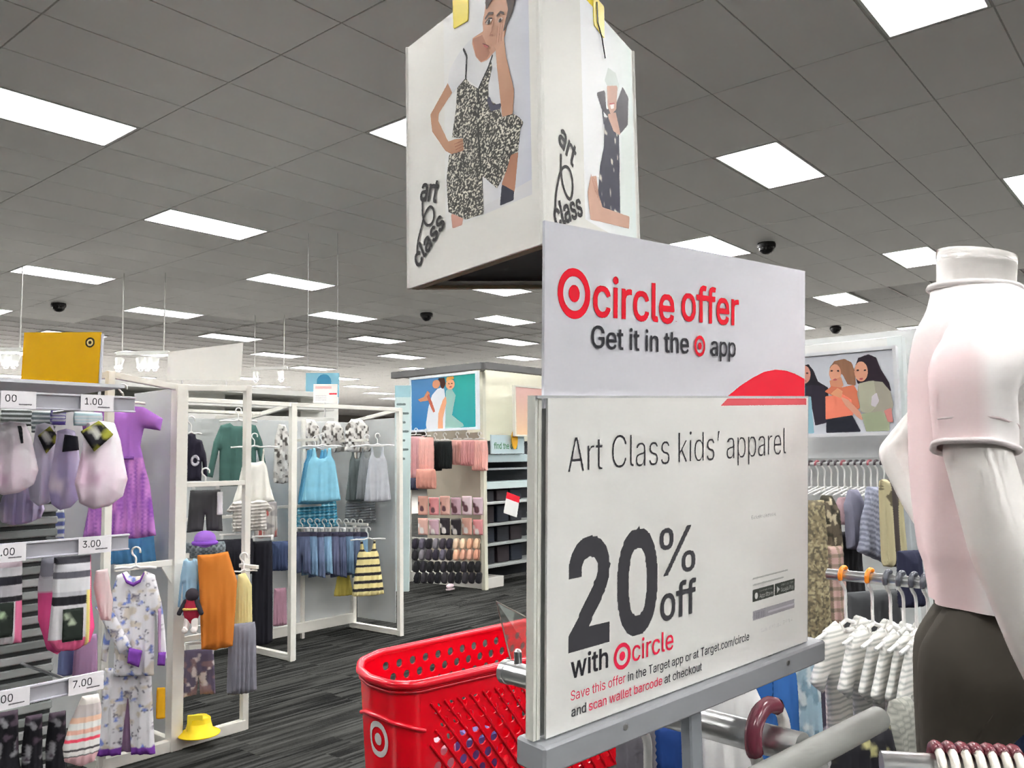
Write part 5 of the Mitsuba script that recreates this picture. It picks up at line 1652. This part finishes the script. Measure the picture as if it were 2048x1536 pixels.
t = thing('corner_gondola', 'tall corner display in the background with cream walls and dark grey roof bars', 'display shelf')
part('corner_post', pc(0, 0, 0), pc(0, 0, cz(967, 737)), .06, .06, lin(226, 224, 206))
Lf = 1.02          # length of the left face
va = (on(818, 1000, OC, A) - OC) @ B
Lf = va
part('post', pc(0, Lf, 0), pc(0, Lf, cz(818, 770) * 1.03), .05, .05, lin(224, 226, 222))
g = M()
bar(g, pc(.35, .45, 1.1), pc(.35, Lf, 1.1), .02, 2.1, lin(150, 142, 128))
g.put('back_panel', 'satin', t, smooth=False)
g = M()
bar(g, pc(.045, .01, 1.0), pc(.045, .44, 1.0), .012, 1.9, lin(150, 142, 128))
g.put('side_panel', 'satin', t, smooth=False)
part('base', pc(.18, 0, .07), pc(.18, Lf, .07), .36, .13, lin(196, 194, 188))
ua = (on(1086, 1000, OC, B) - OC) @ A
g = M()
bar(g, pc(.04, .30, cz(1000, 800)), pc(ua + .5, .30, cz(1000, 800)), .02, 1.0, lin(240, 236, 216))
g.put('cream_wall', 'satin', t, smooth=False, label='cream upper wall of the right face')
g = M()
bar(g, pc(.04, .42, 1.0), pc(ua + .5, .42, 1.0), .02, 1.9, lin(30, 34, 40))
g.put('dark_back', 'satin', t, smooth=False, label='dark back of the right face')
# roof bars
zr = cz(945, 737)
for d, L, nm in ((B, (on(772, 746, OC - A * .25, A) - OC) @ B, 'roof_bar'), (A, ua + .55, 'roof_bar')):
    o = OC - A * .22 - B * .22
    g = M()
    bar(g, o + Z * zr, o + d * (L + .1) + Z * zr, .10, .085, lin(84, 84, 84))
    g.put(nm, 'satin', t, smooth=False, label='dark grey roof bar')
for u in (0.0,):
    part('roof_strut', pc(-.22, -.22, zr - .02), pc(0, 0, zr - .02), .05, .05, lin(90, 90, 88))
    part('roof_strut', pc(-.22, Lf * .9, zr - .02), pc(.3, Lf * .9, zr - .02), .05, .05, lin(90, 90, 88))
# shelves of the right face
for k, (y, hgt, col) in enumerate(((917, .10, lin(186, 204, 208)), (939, .025, lin(150, 156, 160)), (972, .09, lin(204, 222, 222)), (1008, .03, lin(196, 200, 200)), (1052, .03, lin(170, 174, 172)), (1092, .03, lin(150, 156, 154)), (1136, .035, lin(140, 144, 142)))):
    z = cz(968, y)
    g = M()
    g.box(((ua + .3) / 2 + .02, .19, 0), (ua + .26, .38, hgt), col, FA, OC + Z * z, bev=.004)
    g.put('shelf', 'satin', t, smooth=False)
    g = M()
sh = [(cz(968, y), hh) for y, hh in ((972, .09), (1008, .03), (1052, .03), (1092, .03), (1136, .035))]
for k in range(4):
    z0, z1 = sh[k + 1][0] + sh[k + 1][1] / 2 + .003, sh[k][0] - sh[k][1] / 2 - .02
    for j, x in enumerate((.185, .475, .74)):
        g = M()
        g.box((x, .20, (z0 + z1) / 2), (.23, .22, z1 - z0), (lin(26, 28, 34), lin(36, 30, 34), lin(24, 30, 40))[(j + k) % 3], FA, OC, bev=.01)
        g.put('storage_bin', 'satin', None, f'dark storage box {("left", "middle", "right")[j]} on the {ORD[k + 2]} shelf of the dark corner display', 'box', 'dark boxes on the corner shelves', smooth=False)
# hanging bars on the left face
for y, v0, v1 in ((880, 0.05, .95), (1000, .05, .8), (1045, .05, .8), (1087, .05, .97), (1132, .05, .97)):
    z = cz(900, y)
    part('hang_bar', pc(.02, Lf * v0, z), pc(.02, Lf * v1, z), .025, .025, lin(206, 204, 196))
    part('hang_arm', pc(.02, Lf * .5, z), pc(.34, Lf * .5, z), .02, .02, lin(206, 204, 196))


def poster(name, label, corners, Y, nrm, paint, fcol=lin(232, 240, 246), border=.03):
    """framed flat poster in an upright plane: corners are left-top, right-top, right-bottom, left-bottom"""
    t = thing(name, label, 'poster')
    p0 = at(*corners[0], Y)
    n = np.asarray(nrm, float) / np.linalg.norm(nrm)
    R = frame(np.cross(n, Z) if np.cross(n, Z)[0] > 0 else -np.cross(n, Z), Z)
    c = np.array([(on(x, y, p0, n) - p0) @ R for x, y in corners])
    x0, x1 = c[[0, 3], 0].mean(), c[1:3, 0].mean()
    z1, z0 = c[:2, 2].mean(), c[2:, 2].mean()
    o = p0 + R @ np.array([x0, 0, z0])
    w, h = x1 - x0, z1 - z0
    M().prism(sbox(0, 0, w, h), .03, lin(226, 230, 232), R, o, y0=.0).put('board', 'satin', t, smooth=False)
    if border:
        g = M()
        g.prism(sbox(-border, -border, w + border, h + border).difference(sbox(0, 0, w, h)), .045, fcol, R, o, y0=-.012)
        g.put('frame', 'satin', t, smooth=False)
    P = Print(o, R[:, 0], R[:, 2], .0003)
    paint(P, w, h)
    P.put('photo_print', t)
    return o, R, w, h


def blob(P, pts, w, h, col, r=.01, res=None):
    P.add(rnd(Polygon([(x * w, z * h) for x, z in pts]).buffer(0), r * h), col, res)


def paint_blue(P, w, h):
    P.add(sbox(0, 0, w, h), lambda x, y: blend(blend(lin(44, 104, 156), lin(92, 140, 186), y / h * .8), lin(46, 150, 140), np.clip((x / w - .38) * 3, 0, 1) * (.75 + .25 * y / h)), w / 24)
    S1, S2 = lin(214, 150, 116), lin(232, 172, 134)
    blob(P, [(.24, .0), (.23, .10), (.27, .42), (.33, .66), (.42, .78), (.52, .80), (.55, .55), (.54, .20), (.53, .0)], w, h, lin(232, 234, 240))
    blob(P, [(.53, .0), (.55, .40), (.55, .72), (.62, .80), (.70, .62), (.64, .25), (.72, .16), (.80, .08), (.82, .02), (.74, 0)], w, h, lin(158, 196, 188))
    blob(P, [(.42, .0), (.43, .30), (.50, .55), (.55, .62), (.56, .5), (.50, .2), (.50, .0)], w, h, S2)
    blob(P, [(.10, .60), (.20, .64), (.26, .76), (.30, .70), (.26, .56), (.14, .55)], w, h, S1)
    blob(P, [(.28, .70), (.34, .50), (.38, .34), (.35, .32), (.30, .46), (.25, .64)], w, h, lin(180, 96, 76))
    P.add(ellipse(.40 * w, .87 * h, .062 * w, .085 * h), S1)
    blob(P, [(.42, .98), (.53, .98), (.55, .86), (.51, .76), (.47, .80), (.46, .90)], w, h, lin(60, 32, 26), .02)
    P.add(ellipse(.62 * w, .84 * h, .068 * w, .10 * h), S2)
    blob(P, [(.55, .90), (.57, .99), (.67, .99), (.70, .90), (.66, .94)], w, h, lin(226, 168, 84), .02)
    P.add(ellipse(.625 * w, .79 * h, .02 * w, .018 * h), lin(196, 84, 84))
    for x in (.60, .645):
        P.add(ellipse(x * w, .855 * h, .010 * w, .010 * h), lin(60, 40, 36))


poster('blue_poster', 'framed blue green poster of two children in white and mint clothes, above the pink garments', ((824, 760), (952, 747), (952, 854), (823, 860)), 10.72, A, paint_blue)


def paint_peach(P, w, h):
    P.add(sbox(0, 0, w, h), lambda x, y: blend(lin(240, 206, 168), lin(238, 196, 190), y / h), w / 16)
    blob(P, [(.48, .52), (.55, .66), (.95, .80), (.98, .55), (.8, .42), (.62, .40)], w, h, lin(190, 208, 226))
    blob(P, [(.30, .72), (.36, .60), (.52, .44), (.60, .52), (.40, .70), (.33, .76)], w, h, lin(48, 56, 92))
    blob(P, [(.45, .36), (.58, .42), (.66, .30), (.60, .12), (.36, .05), (.34, .09), (.50, .16)], w, h, lin(64, 48, 66))
    blob(P, [(.56, .36), (.62, .44), (.72, .44), (.66, .26)], w, h, lin(196, 172, 220))


poster('peach_poster', 'peach coloured poster partly hidden by the left edge of the offer sign', ((1031, 772), (1110, 782), (1110, 872), (1030, 868)), 10.95, B, paint_peach, lin(244, 240, 228), .02)

PINK_SHADE1, PINK_SHADE2 = lin(232, 176, 166), lin(222, 158, 156)
row = ((815, 872, 850, 958, lin(218, 168, 170)), (838, 874, 868, 968, PINK_SHADE1), (858, 882, 884, 942, lin(30, 34, 34)), (876, 882, 904, 938, lin(26, 30, 30)), (902, 880, 928, 930, PINK_SHADE1), (922, 880, 950, 932, PINK_SHADE2), (944, 880, 976, 942, PINK_SHADE1))
for k, (x0, y0, x1, y1, c) in enumerate(row):
    G('pink_garment' if k not in (2, 3) else 'black_garment', 'fold', (x0, y0, x1, y1), 10.62 - .16 * (k % 2) - .2 * (k == 6), PSI_B + 14, solid(c, .12), f'{"black" if k in (2, 3) else "pink"} garment, {ORD[k]} from the left in the row below the blue poster', 'top', hang='top', thick=.08, fold=.02, seed=k, group='garments below the blue poster', hgroup='hangers below the blue poster', hlabel=f'white hanger of the {ORD[k]} garment below the blue poster', stem=.05)
G('brown_garment', 'fold', (832, 938, 872, 978), 10.30, PSI_B + 14, solid(lin(196, 138, 124), .15), 'brown pink garment hanging under the left end of the pink row', 'top', thick=.10, fold=.02, seed=4)
G('navy_garment', 'fold', (812, 956, 836, 980), 10.60, PSI_B + 14, solid(lin(64, 66, 84)), 'navy garment at the left end below the pink row', 'top', thick=.08, fold=.01, seed=5)
cols = (lin(196, 150, 136), lin(206, 140, 142), lin(214, 172, 160), lin(180, 150, 160), lin(226, 206, 212), lin(214, 190, 200))
for k in range(6):
    x0 = 836 + k * 22
    G('pink_pouch', [(-.5, 0), (.5, 0), (.48, -1), (-.48, -1)], (x0, 992 + (k % 2) * 3, x0 + 20, 1030), 10.58, PSI_B + 14, spots(cols[k], (lin(90, 60, 66),), 12, .74 if k < 3 else .68), f'pink packet, {ORD[k]} from the left in the first packet row', 'packet', thick=.04, fold=.003, group='pink packets in the upper row')
    G('pink_pouch', [(-.5, 0), (.5, 0), (.48, -1), (-.48, -1)], (x0, 1036 + (k % 2) * 3, x0 + 20, 1070), 10.58, PSI_B + 14, spots((cols[(k + 2) % 6], lin(44, 40, 44))[k in (2, 3)], (lin(226, 220, 216),), 12, .72), f'packet, {ORD[k]} from the left in the second packet row', 'packet', thick=.04, fold=.003, group='packets in the lower row')


def slipper(px, py, Y, col, lab, grp, flat=False):
    """a slipper hung toe down from its heel, or lying flat"""
    p = at(px, py, Y)
    t2 = thing('slipper', lab, 'slipper', grp)
    c, sn = math.cos(.28), math.sin(.28)
    Rr = rotz(PSI_B + 10) @ (np.eye(3) if flat else np.array([[1, 0, 0], [0, sn, c * -1.0], [0, c, sn]]))
    m = bones([[(np.array([0, -.01, .0]), .026), (np.array([.0, -.05, .004]), .033), (np.array([.0, -.085, .0]), .030)]], .012, 5)
    v = np.array(m.vertices) * [1, 1, .8]
    M().raw(v, m.faces, col, Rr, p + Rr @ np.array([0, 0, .031])).put('upper', 'cloth', t2, smooth=True)
    g = M()
    g.prism(rnd(sbox(-.033, -.115, .033, .022), .03), .012, np.asarray(col) * .55 + .02, Rr @ np.stack([[1, 0, 0], [0, 0, -1], [0, 1, 0]], 1), p)
    g.put('sole', 'satin', t2, smooth=False)


DK = (lin(44, 40, 50), lin(84, 80, 92), lin(36, 34, 38), lin(110, 106, 112), lin(60, 54, 62))
for k in range(10):
    x = 833 + k * 13.6
    c = DK[k % 5] if k < 6 else (lin(222, 196, 170), lin(232, 206, 178), lin(206, 160, 132), lin(224, 190, 160))[k - 6]
    slipper(x, 1080, 10.5, c, f'{"dark" if k < 6 else "beige"} slipper, {ORD[k]} from the left in the upper slipper row', 'slippers in the upper row')
    slipper(x, 1102, 10.42, DK[(k + 2) % 5] if k < 6 else (lin(216, 168, 140), lin(196, 150, 130), lin(206, 160, 140), lin(180, 130, 110))[k - 6], f'{"dark" if k < 6 else "tan"} slipper, {ORD[k]} from the left in the middle slipper row', 'slippers in the middle row')
    slipper(x + 2, 1126, 10.4, (lin(30, 30, 32), lin(40, 38, 44), lin(26, 26, 28))[k % 3], f'black slipper, {ORD[k]} from the left in the third slipper row', 'black slippers in the third row')
    slipper(x + 4, 1148, 10.36, (lin(24, 24, 28), lin(46, 44, 48), lin(30, 28, 32))[k % 3], f'black slipper, {ORD[k]} from the left in the lowest slipper row', 'black slippers in the lowest row')
slipper(905, 1176, 10.3, lin(232, 212, 218), 'pale pink slipper fallen below the black slippers on the floor side', None, True)

# header with a yellow tag, and the red and white shelf card
t = thing('header_sign', 'pale blue header strip with green words above the dark shelves', 'sign')
o = pc(.10, -.05, cz(990, 890))
M().prism(sbox(0, -.11, .66, .13), .02, lin(196, 216, 222), FA, o).put('board', 'satin', t, smooth=False)
P = Print(o, A, Z, .0003)
P.add(fit_text('find the one', .05, .52, -.045, .075, .03), lin(70, 120, 92))
P.put('header_print', t)
t = thing('yellow_balloon', 'round yellow orange tag hanging at the right end of the pale blue header', 'tag')
o2 = pc(.52, -.09, cz(1045, 880) + .02)
M().prism(ellipse(0, 0, .06, .13), .01, lin(226, 168, 36), FA, o2).put('disc', 'satin', t, smooth=False)
M().rod(o2 + Z * .13, o2 + Z * .28, .004, lin(210, 210, 200), 6).put('cord', 'satin', t)
t = thing('shelf_card', 'tilted white card with a red top on the dark corner shelves', 'sign')
rc = rotz(PSI_A)
o3 = at(1024, 1010, 10.72)
Rc = rc @ np.array([[math.cos(.28), 0, math.sin(.28)], [0, 1, 0], [-math.sin(.28), 0, math.cos(.28)]])
M().prism(sbox(-.13, -.13, .13, .055), .006, lin(236, 236, 234), Rc, o3).put('card', 'satin', t, smooth=False)
M().prism(sbox(-.13, .055, .13, .135), .006, lin(206, 24, 44), Rc, o3).put('red_header', 'satin', t, smooth=False)
t = thing('end_sign', 'narrow pale aqua sign column behind the second white frame, with short dark lines of words', 'sign')
e0 = at(790, 780, 9.4)
e1 = at(822, 780, 9.4)
Re = frame(e1 - e0, Z)
wE = np.linalg.norm(e1 - e0)
M().prism(sbox(0, -2.2, wE, .05), .05, lin(206, 224, 224), Re, e0).put('column', 'satin', t, smooth=False)
P = Print(e0, Re[:, 0], Re[:, 2], .0003)
P.add(sbox(0, -.08, wE, .05), lin(160, 198, 208))
P.put('header_band', t)
for k in range(7):
    P = Print(e0, Re[:, 0], Re[:, 2], .0003)
    P.add(LineString([(.03, -.16 - .10 * k), (wE * (.62 + .2 * (k % 2)), -.16 - .10 * k)]).buffer(.012), lin(96, 112, 112))
    P.put('word_line', t)
# blue hanging banner and white price board above the second frame
t = thing('teal_banner', 'teal blue banner with a dark head shape, above the second white frame', 'banner')
p0 = at(612, 746, 9.6)
p1 = at(678, 746, 9.6)
Rn = frame(p1 - p0, Z)
wN = np.linalg.norm(p1 - p0)
hN = p0[2] - at(612, 806, 9.6)[2]
M().prism(sbox(0, -hN, wN, 0), .02, lin(126, 176, 196), Rn, p0).put('cloth', 'satin', t, smooth=False)
P = Print(p0, Rn[:, 0], Rn[:, 2], .0003)
P.add(ellipse(wN * .55, -hN * .30, wN * .22, hN * .26), lin(54, 116, 146))
P.add(sbox(wN * .3, -hN, wN * .9, -hN * .5), lin(76, 140, 170))
P.put('figure_print', t)
for x in (.05, .95):
    M().rod(p0 + Rn @ np.array([wN * x, .01, 0]), np.array([*(p0 + Rn @ np.array([wN * x, .01, 0]))[:2], CEIL - .012]), .003, lin(190, 190, 190), 6).put('wire', 'satin', t)
t = thing('price_board', 'white price board with pink lines standing on the second white frame', 'sign')
q0 = at(627, 768, 7.35)
q1 = at(675, 768, 7.35)
Rq = frame(q1 - q0, Z)
wq, hq = np.linalg.norm(q1 - q0), q0[2] - at(627, 806, 7.35)[2]
M().prism(sbox(0, -hq, wq, 0), .008, lin(238, 232, 228), Rq, q0).put('board', 'satin', t, smooth=False)
P = Print(q0, Rq[:, 0], Rq[:, 2], .0003)
P.add(sbox(wq * .08, -hq * .25, wq * .75, -hq * .12), lin(232, 190, 186))
P.add(sbox(wq * .66, -hq * .56, wq * .98, -hq * .48), lin(214, 60, 76))
for k in range(3):
    P.add(sbox(wq * .08, -hq * (.64 + .11 * k), wq * .55, -hq * (.60 + .11 * k)), lin(206, 204, 204))
P.put('lines', t)
M().rod(q0 + Rq @ np.array([wq / 2, .004, -hq - .12]), q0 + Rq @ np.array([wq / 2, .004, -hq + .01]), .006, lin(210, 210, 210), 8).put('stem', 'satin', t)

# track lights and spot lamps far away
spot_em = {'type': 'area', 'radiance': {'type': 'rgb', 'value': [26.0, 25.0, 23.5]}}


def track(px0, px1, py, Y, heads, lab):
    t = thing('track_light', lab, 'track light')
    a, b = at(px0, py, Y), at(px1, py, Y)
    g = M()
    bar(g, a, np.array([b[0], b[1], a[2]]), .05, .05, lin(236, 236, 232))
    g.put('track', 'satin', t, smooth=False)
    for x in (.1, .9):
        p = a * (1 - x) + b * x
        M().rod((p[0], p[1], a[2]), (p[0], p[1], CEIL - .012), .008, lin(220, 220, 216), 6).put('rod', 'satin', t)
    for k, f in enumerate(heads):
        p = a * (1 - f) + b * f
        p[2] = a[2]
        ax = np.array([.15 * (k % 2) + .05, -.35, -1.0])
        ax /= np.linalg.norm(ax)
        Rl = frame(np.cross(ax, [1, 0, .2]), ax)
        M().lathe([(0, .13), (.03, .13), (.04, .08), (.06, -.05), (.055, -.05), (.0, -.015)][::-1], lin(238, 238, 234), 14, Rl, p + ax * .10 - Z * .03).put('lamp_head', 'satin', t, smooth=True)
        m = trimesh.creation.cylinder(.05, .01, sections=14)
        M().tm(m, (.8, .8, .8), Rl, p + ax * .07 - Z * .03 - ax * .0 + ax * .115).put('lamp_lens', 'satin', t, smooth=False, emitter=spot_em)


track(234, 338, 707, 11.5, (.06, .45, .62, .72), 'white track light with four lamp heads between the yellow sign and the blank sign')
track(-20, 46, 700, 11.0, (.25, .5, .8), 'white track light with lamp heads at the left edge, left of the yellow sign')
track(502, 575, 737, 15.0, (.15, .8), 'small white track light with two lamps above the second white frame')

# ================================================================== right: wall bay with the poster of three girls
RW = at(1700, 900, 5.35)
RW[2] = 0


def pr(u, v, z):
    """u to the right along -b, v away from the camera along a"""
    return RW - B * u + A * v + Z * z


def uR(x, y=900):
    return (on(x, y, RW, A) - RW) @ (-B)


def zR(x, y):
    return on(x, y, RW, A)[2]


t = thing('wall_bay', 'pale grey wall bay on the right with a picture board above and hanging clothes below', 'clothing display')
uL, uRr = uR(1560) - .3, uR(1812)
g = M()
g.box(((uL + uRr) / 2, .40, 1.2), (uRr - uL, .03, 2.4), lin(196, 198, 198), FB, RW)
g.put('back_panel', 'satin', t, smooth=False)
zp0, zp1 = zR(1700, 866), zR(1700, 706)
g = M()
g.box(((uL + uRr) / 2, .06, zR(1700, 893)), (uRr - uL, .10, zR(1700, 870) - zR(1700, 918)), lin(202, 204, 206), FB, RW, bev=.004)
g.put('lower_band', 'satin', t, smooth=False)
g = M()
g.box(((uL + uRr) / 2, .08, zp1 + .045), (uRr - uL, .12, .07), lin(212, 212, 210), FB, RW, bev=.004)
g.put('top_molding', 'satin', t, smooth=False)
part('column', pr(uR(1803), .02, 0), pr(uR(1803), .02, zR(1803, 672)), .085, .085, lin(208, 214, 214))
part('column', pr(uL, .02, 0), pr(uL, .02, zp1), .085, .085, lin(208, 214, 214))
zb = zR(1700, 927)
g = M()
g.rod(pr(uL, -.12, zb), pr(uR(1795), -.12, zb), .013, lin(190, 192, 192), 12)
g.put('hang_rod', 'satin', t)
for u in (uL + .1, uR(1790)):
    g = M()
    g.rod(pr(u, -.12, zb), pr(u, .38, zb), .010, lin(190, 192, 192), 10)
    g.put('rod_arm', 'satin', t)
g = M()
g.box(((uL + uRr) / 2, .2, .08), (uRr - uL, .45, .16), lin(200, 200, 198), FB, RW)
g.put('base', 'satin', t, smooth=False)


def paint_girls(P, w, h):
    def X(px):
        return (px - 1590) / (1790 - 1590)

    def Yv(py):
        return (868 - py) / (868 - 704)
    P.add(sbox(0, 0, w, h), lambda x, y: blend(lin(206, 209, 216), lin(186, 190, 200), nz(x, y, 4, 3, 2)), w / 20)

    def bl(pts, col, r=.012, res=None):
        blob(P, [(X(x), Yv(y)) for x, y in pts], w, h, col, r, res)
    hair = lambda c: (lambda x, y: blend(c * .7, c * 1.25, nz(x, y, 60, 8, 3)))
    # left girl: black hair and jacket
    bl([(1592, 740), (1606, 722), (1622, 720), (1632, 735), (1640, 758), (1660, 772), (1660, 790), (1640, 800), (1600, 770)], lin(30, 28, 34))
    P.add(ellipse(X(1612) * w, Yv(741) * h, .066 * w, .118 * h), lin(196, 138, 124))
    bl([(1595, 770), (1625, 764), (1652, 768), (1656, 800), (1654, 845), (1630, 850), (1622, 790), (1595, 800)], lin(40, 36, 46))
    bl([(1592, 790), (1624, 788), (1627, 866), (1592, 866)], lin(134, 174, 188))
    bl([(1592, 762), (1618, 766), (1612, 786), (1592, 790)], lin(28, 44, 58))
    # middle girl: light brown hair, coral top, dark jeans
    bl([(1666, 730), (1676, 718), (1696, 715), (1710, 724), (1716, 745), (1716, 772), (1700, 768), (1690, 745), (1672, 758), (1664, 748)], hair(lin(120, 86, 66)), .012, .01)
    P.add(ellipse(X(1676) * w, Yv(743) * h, .060 * w, .112 * h), lin(206, 150, 124))
    bl([(1664, 758), (1688, 752), (1692, 770), (1682, 778), (1666, 772)], lin(190, 132, 104))
    bl([(1652, 780), (1668, 770), (1686, 774), (1712, 770), (1722, 790), (1724, 815), (1708, 830), (1700, 805), (1690, 790), (1670, 790)], lin(186, 104, 78))
    bl([(1654, 790), (1690, 788), (1706, 800), (1708, 832), (1680, 838), (1652, 838)], lin(226, 128, 104))
    bl([(1664, 786), (1680, 774), (1690, 782), (1686, 796)], lin(206, 146, 112))
    bl([(1654, 838), (1706, 832), (1722, 866), (1652, 866)], lin(30, 32, 40))
    bl([(1684, 792), (1700, 800), (1722, 826), (1728, 846), (1716, 836), (1694, 812)], lin(206, 150, 128))
    # right girl: long black hair, sage sweater
    bl([(1714, 740), (1724, 716), (1744, 710), (1758, 718), (1766, 742), (1780, 770), (1784, 790), (1770, 780), (1752, 766), (1736, 770), (1720, 768)], lin(34, 26, 34))
    P.add(ellipse(X(1728) * w, Yv(744) * h, .066 * w, .125 * h), lin(200, 146, 122))
    bl([(1722, 768), (1744, 764), (1768, 768), (1782, 788), (1786, 815), (1778, 850), (1762, 852), (1764, 826), (1744, 834), (1724, 826), (1718, 790)], lin(140, 136, 124))
    bl([(1722, 768), (1752, 764), (1756, 815), (1738, 832), (1722, 822)], lin(156, 156, 138))
    bl([(1724, 830), (1762, 826), (1778, 842), (1776, 866), (1732, 866)], lin(134, 142, 118))
    bl([(1746, 796), (1756, 788), (1760, 806), (1752, 818), (1744, 814)], lin(196, 190, 196))
    bl([(1768, 826), (1782, 820), (1784, 850), (1774, 848)], lin(186, 120, 116))
    for cx, cy in ((1606, 738), (1619, 739), (1670, 738), (1683, 739), (1722, 741), (1736, 742)):
        P.add(ellipse(X(cx) * w, Yv(cy) * h, .011 * w, .010 * h), lin(44, 30, 32))
    for cx, cy in ((1613, 755), (1676, 757), (1728, 759)):
        P.add(ellipse(X(cx) * w, Yv(cy) * h, .018 * w, .012 * h), lin(160, 76, 80))


poster('girls_poster', 'wide poster of three girls in black, coral and sage green on the right wall bay', ((1590, 712), (1790, 702), (1790, 865), (1590, 868)), 5.35, A, paint_girls, lin(206, 208, 212), .02)
# clothes on the rod of the wall bay
bay = (
    ('leaf_dress', 'tube', (1606, 1000, 1664, 1470), 4.75, 6, spots(lin(126, 116, 92), (lin(156, 148, 120), lin(88, 82, 68)), 90, .54), 'long khaki leaf patterned garment right behind the sign edge', 'dress'),
    ('camo_shirt', 'side', (1630, 990, 1682, 1130), 4.95, 20, spots(lin(92, 84, 72), (lin(196, 186, 160), lin(56, 54, 46)), 44, .56), 'brown mottled top left of the grey shirts on the wall bay', 'top'),
    ('plaid_pants', 'tube', (1652, 1092, 1690, 1262), 4.85, 20, plaid(lin(196, 166, 160), lin(150, 130, 116), lin(112, 104, 92), .06), 'dusty pink plaid pants low on the wall bay', 'pants'),
    ('pink_shirt', 'side', (1672, 994, 1702, 1050), 5.18, 30, solid(lin(190, 160, 166)), 'small dusty pink top on the wall bay, left of the grey shirts', 'top'),
    ('grey_shirt', 'side', (1688, 978, 1730, 1100), 5.0, 30, solid(lin(118, 118, 134)), 'plain grey shirt left of the striped grey shirt', 'top'),
    ('black_pants', 'fold', (1676, 1062, 1722, 1210), 5.1, 30, solid(lin(52, 52, 54)), 'dark grey pants below the plain grey shirt', 'pants'),
    ('striped_shirt', [(-.1, 0), (.28, -.02), (.44, -.3), (.5, -.95), (.3, -1.0), (-.5, -.82), (-.3, -.4)], (1716, 972, 1776, 1130), 4.9, 34, stripes(lin(112, 116, 132), lin(150, 154, 170), 14, .5, .25), 'grey blue striped shirt spread on the wall bay', 'top'),
    ('khaki_pants', 'tube', (1762, 958, 1806, 1134), 4.70, 24, lambda u, w, x, z: np.where((np.abs(u + .02) < .12)[:, None], lin(70, 64, 62), np.where((w > -.3)[:, None] & (nz(x, z, 40, 20, 4) > .5)[:, None], lin(90, 84, 66), lin(172, 164, 132))), 'khaki drawstring pants with a dark stripe, rightmost before the mannequin', 'pants'),
    ('pale_pants', 'tube', (1800, 988, 1846, 1110), 5.0, 20, solid(lin(190, 196, 200)), 'pale grey garment between the khaki pants and the mannequin', 'pants'),
    ('navy_box', 'fold', (1796, 1100, 1846, 1216), 4.2, 20, solid(lin(40, 42, 60)), 'dark navy folded garment right of the chrome arm', 'pants'),
    ('dark_shirt', 'fold', (1690, 1180, 1800, 1330), 4.4, 20, solid(lin(70, 72, 74)), 'dark grey garments hanging behind the striped tees', 'top'),
    ('grey_print_shirt', 'fold', (1640, 1330, 1720, 1560), 3.4, 20, spots(lin(56, 54, 66), (lin(150, 148, 158),), 30, .6), 'dark top with pale line print below the striped tees', 'top'),
    ('black_print_shirt', 'fold', (1670, 1452, 1790, 1700), 1.9, 30, spots(lin(34, 34, 38), (lin(170, 166, 120),), 40, .70), 'black top with pale print below the front bar', 'top'),
    ('navy_jeans', 'fold', (1905, 1290, 2090, 1700), 1.72, 10, solid(lin(20, 30, 50)), 'very dark navy garment behind the mannequin arm at the lower right', 'jeans'),
    ('grey_striped_shirt', 'side', (1770, 1392, 1846, 1620), 2.05, 36, lambda u, w, x, z: np.where((np.mod((z + .3 * x) / .013, 1) < .45)[:, None], lin(158, 158, 150), lin(116, 118, 112)), 'grey striped garment between the front bar and the brown pants', 'top'),
)
for k, (nm, outl, bx, Y, psi, cf, lab, cat) in enumerate(bay):
    G(nm, outl, bx, Y, psi, cf, lab, cat, thick=.07 if k < 11 else .05, fold=.014, seed=k + 1, freq=3.5)
HR = frame(A, Z)
for k in range(13):
    u = uR(1622 + 13.0 * k, 927)
    o = pr(u, -.12, zb)
    hanger('bay_hanger', o, rotz(20 + 4 * (k % 3)), .30, f'white hanger with a dark marker on the wall bay rod, {ORD[k]} from the left', 'top', lin(54, 46, 52) if k % 4 != 2 else lin(150, 84, 92), .14, WH, .019, .0055, 'hangers on the wall bay rod', .07)
# far coloured fixtures that close the view
t = thing('red_beam', 'dark red and white sign edge behind the mannequin neck', 'sign')
ra, rb = at(2012, 604, 6.0), at(2110, 570, 6.0)
g = M()
bar(g, ra, rb, .06, .05, lin(150, 60, 60))
g.put('beam', 'satin', t, smooth=False)
M().rod((rb[0], rb[1], rb[2]), (rb[0], rb[1], CEIL - .012), .01, lin(200, 200, 200), 8).put('hanger_rod', 'satin', t)
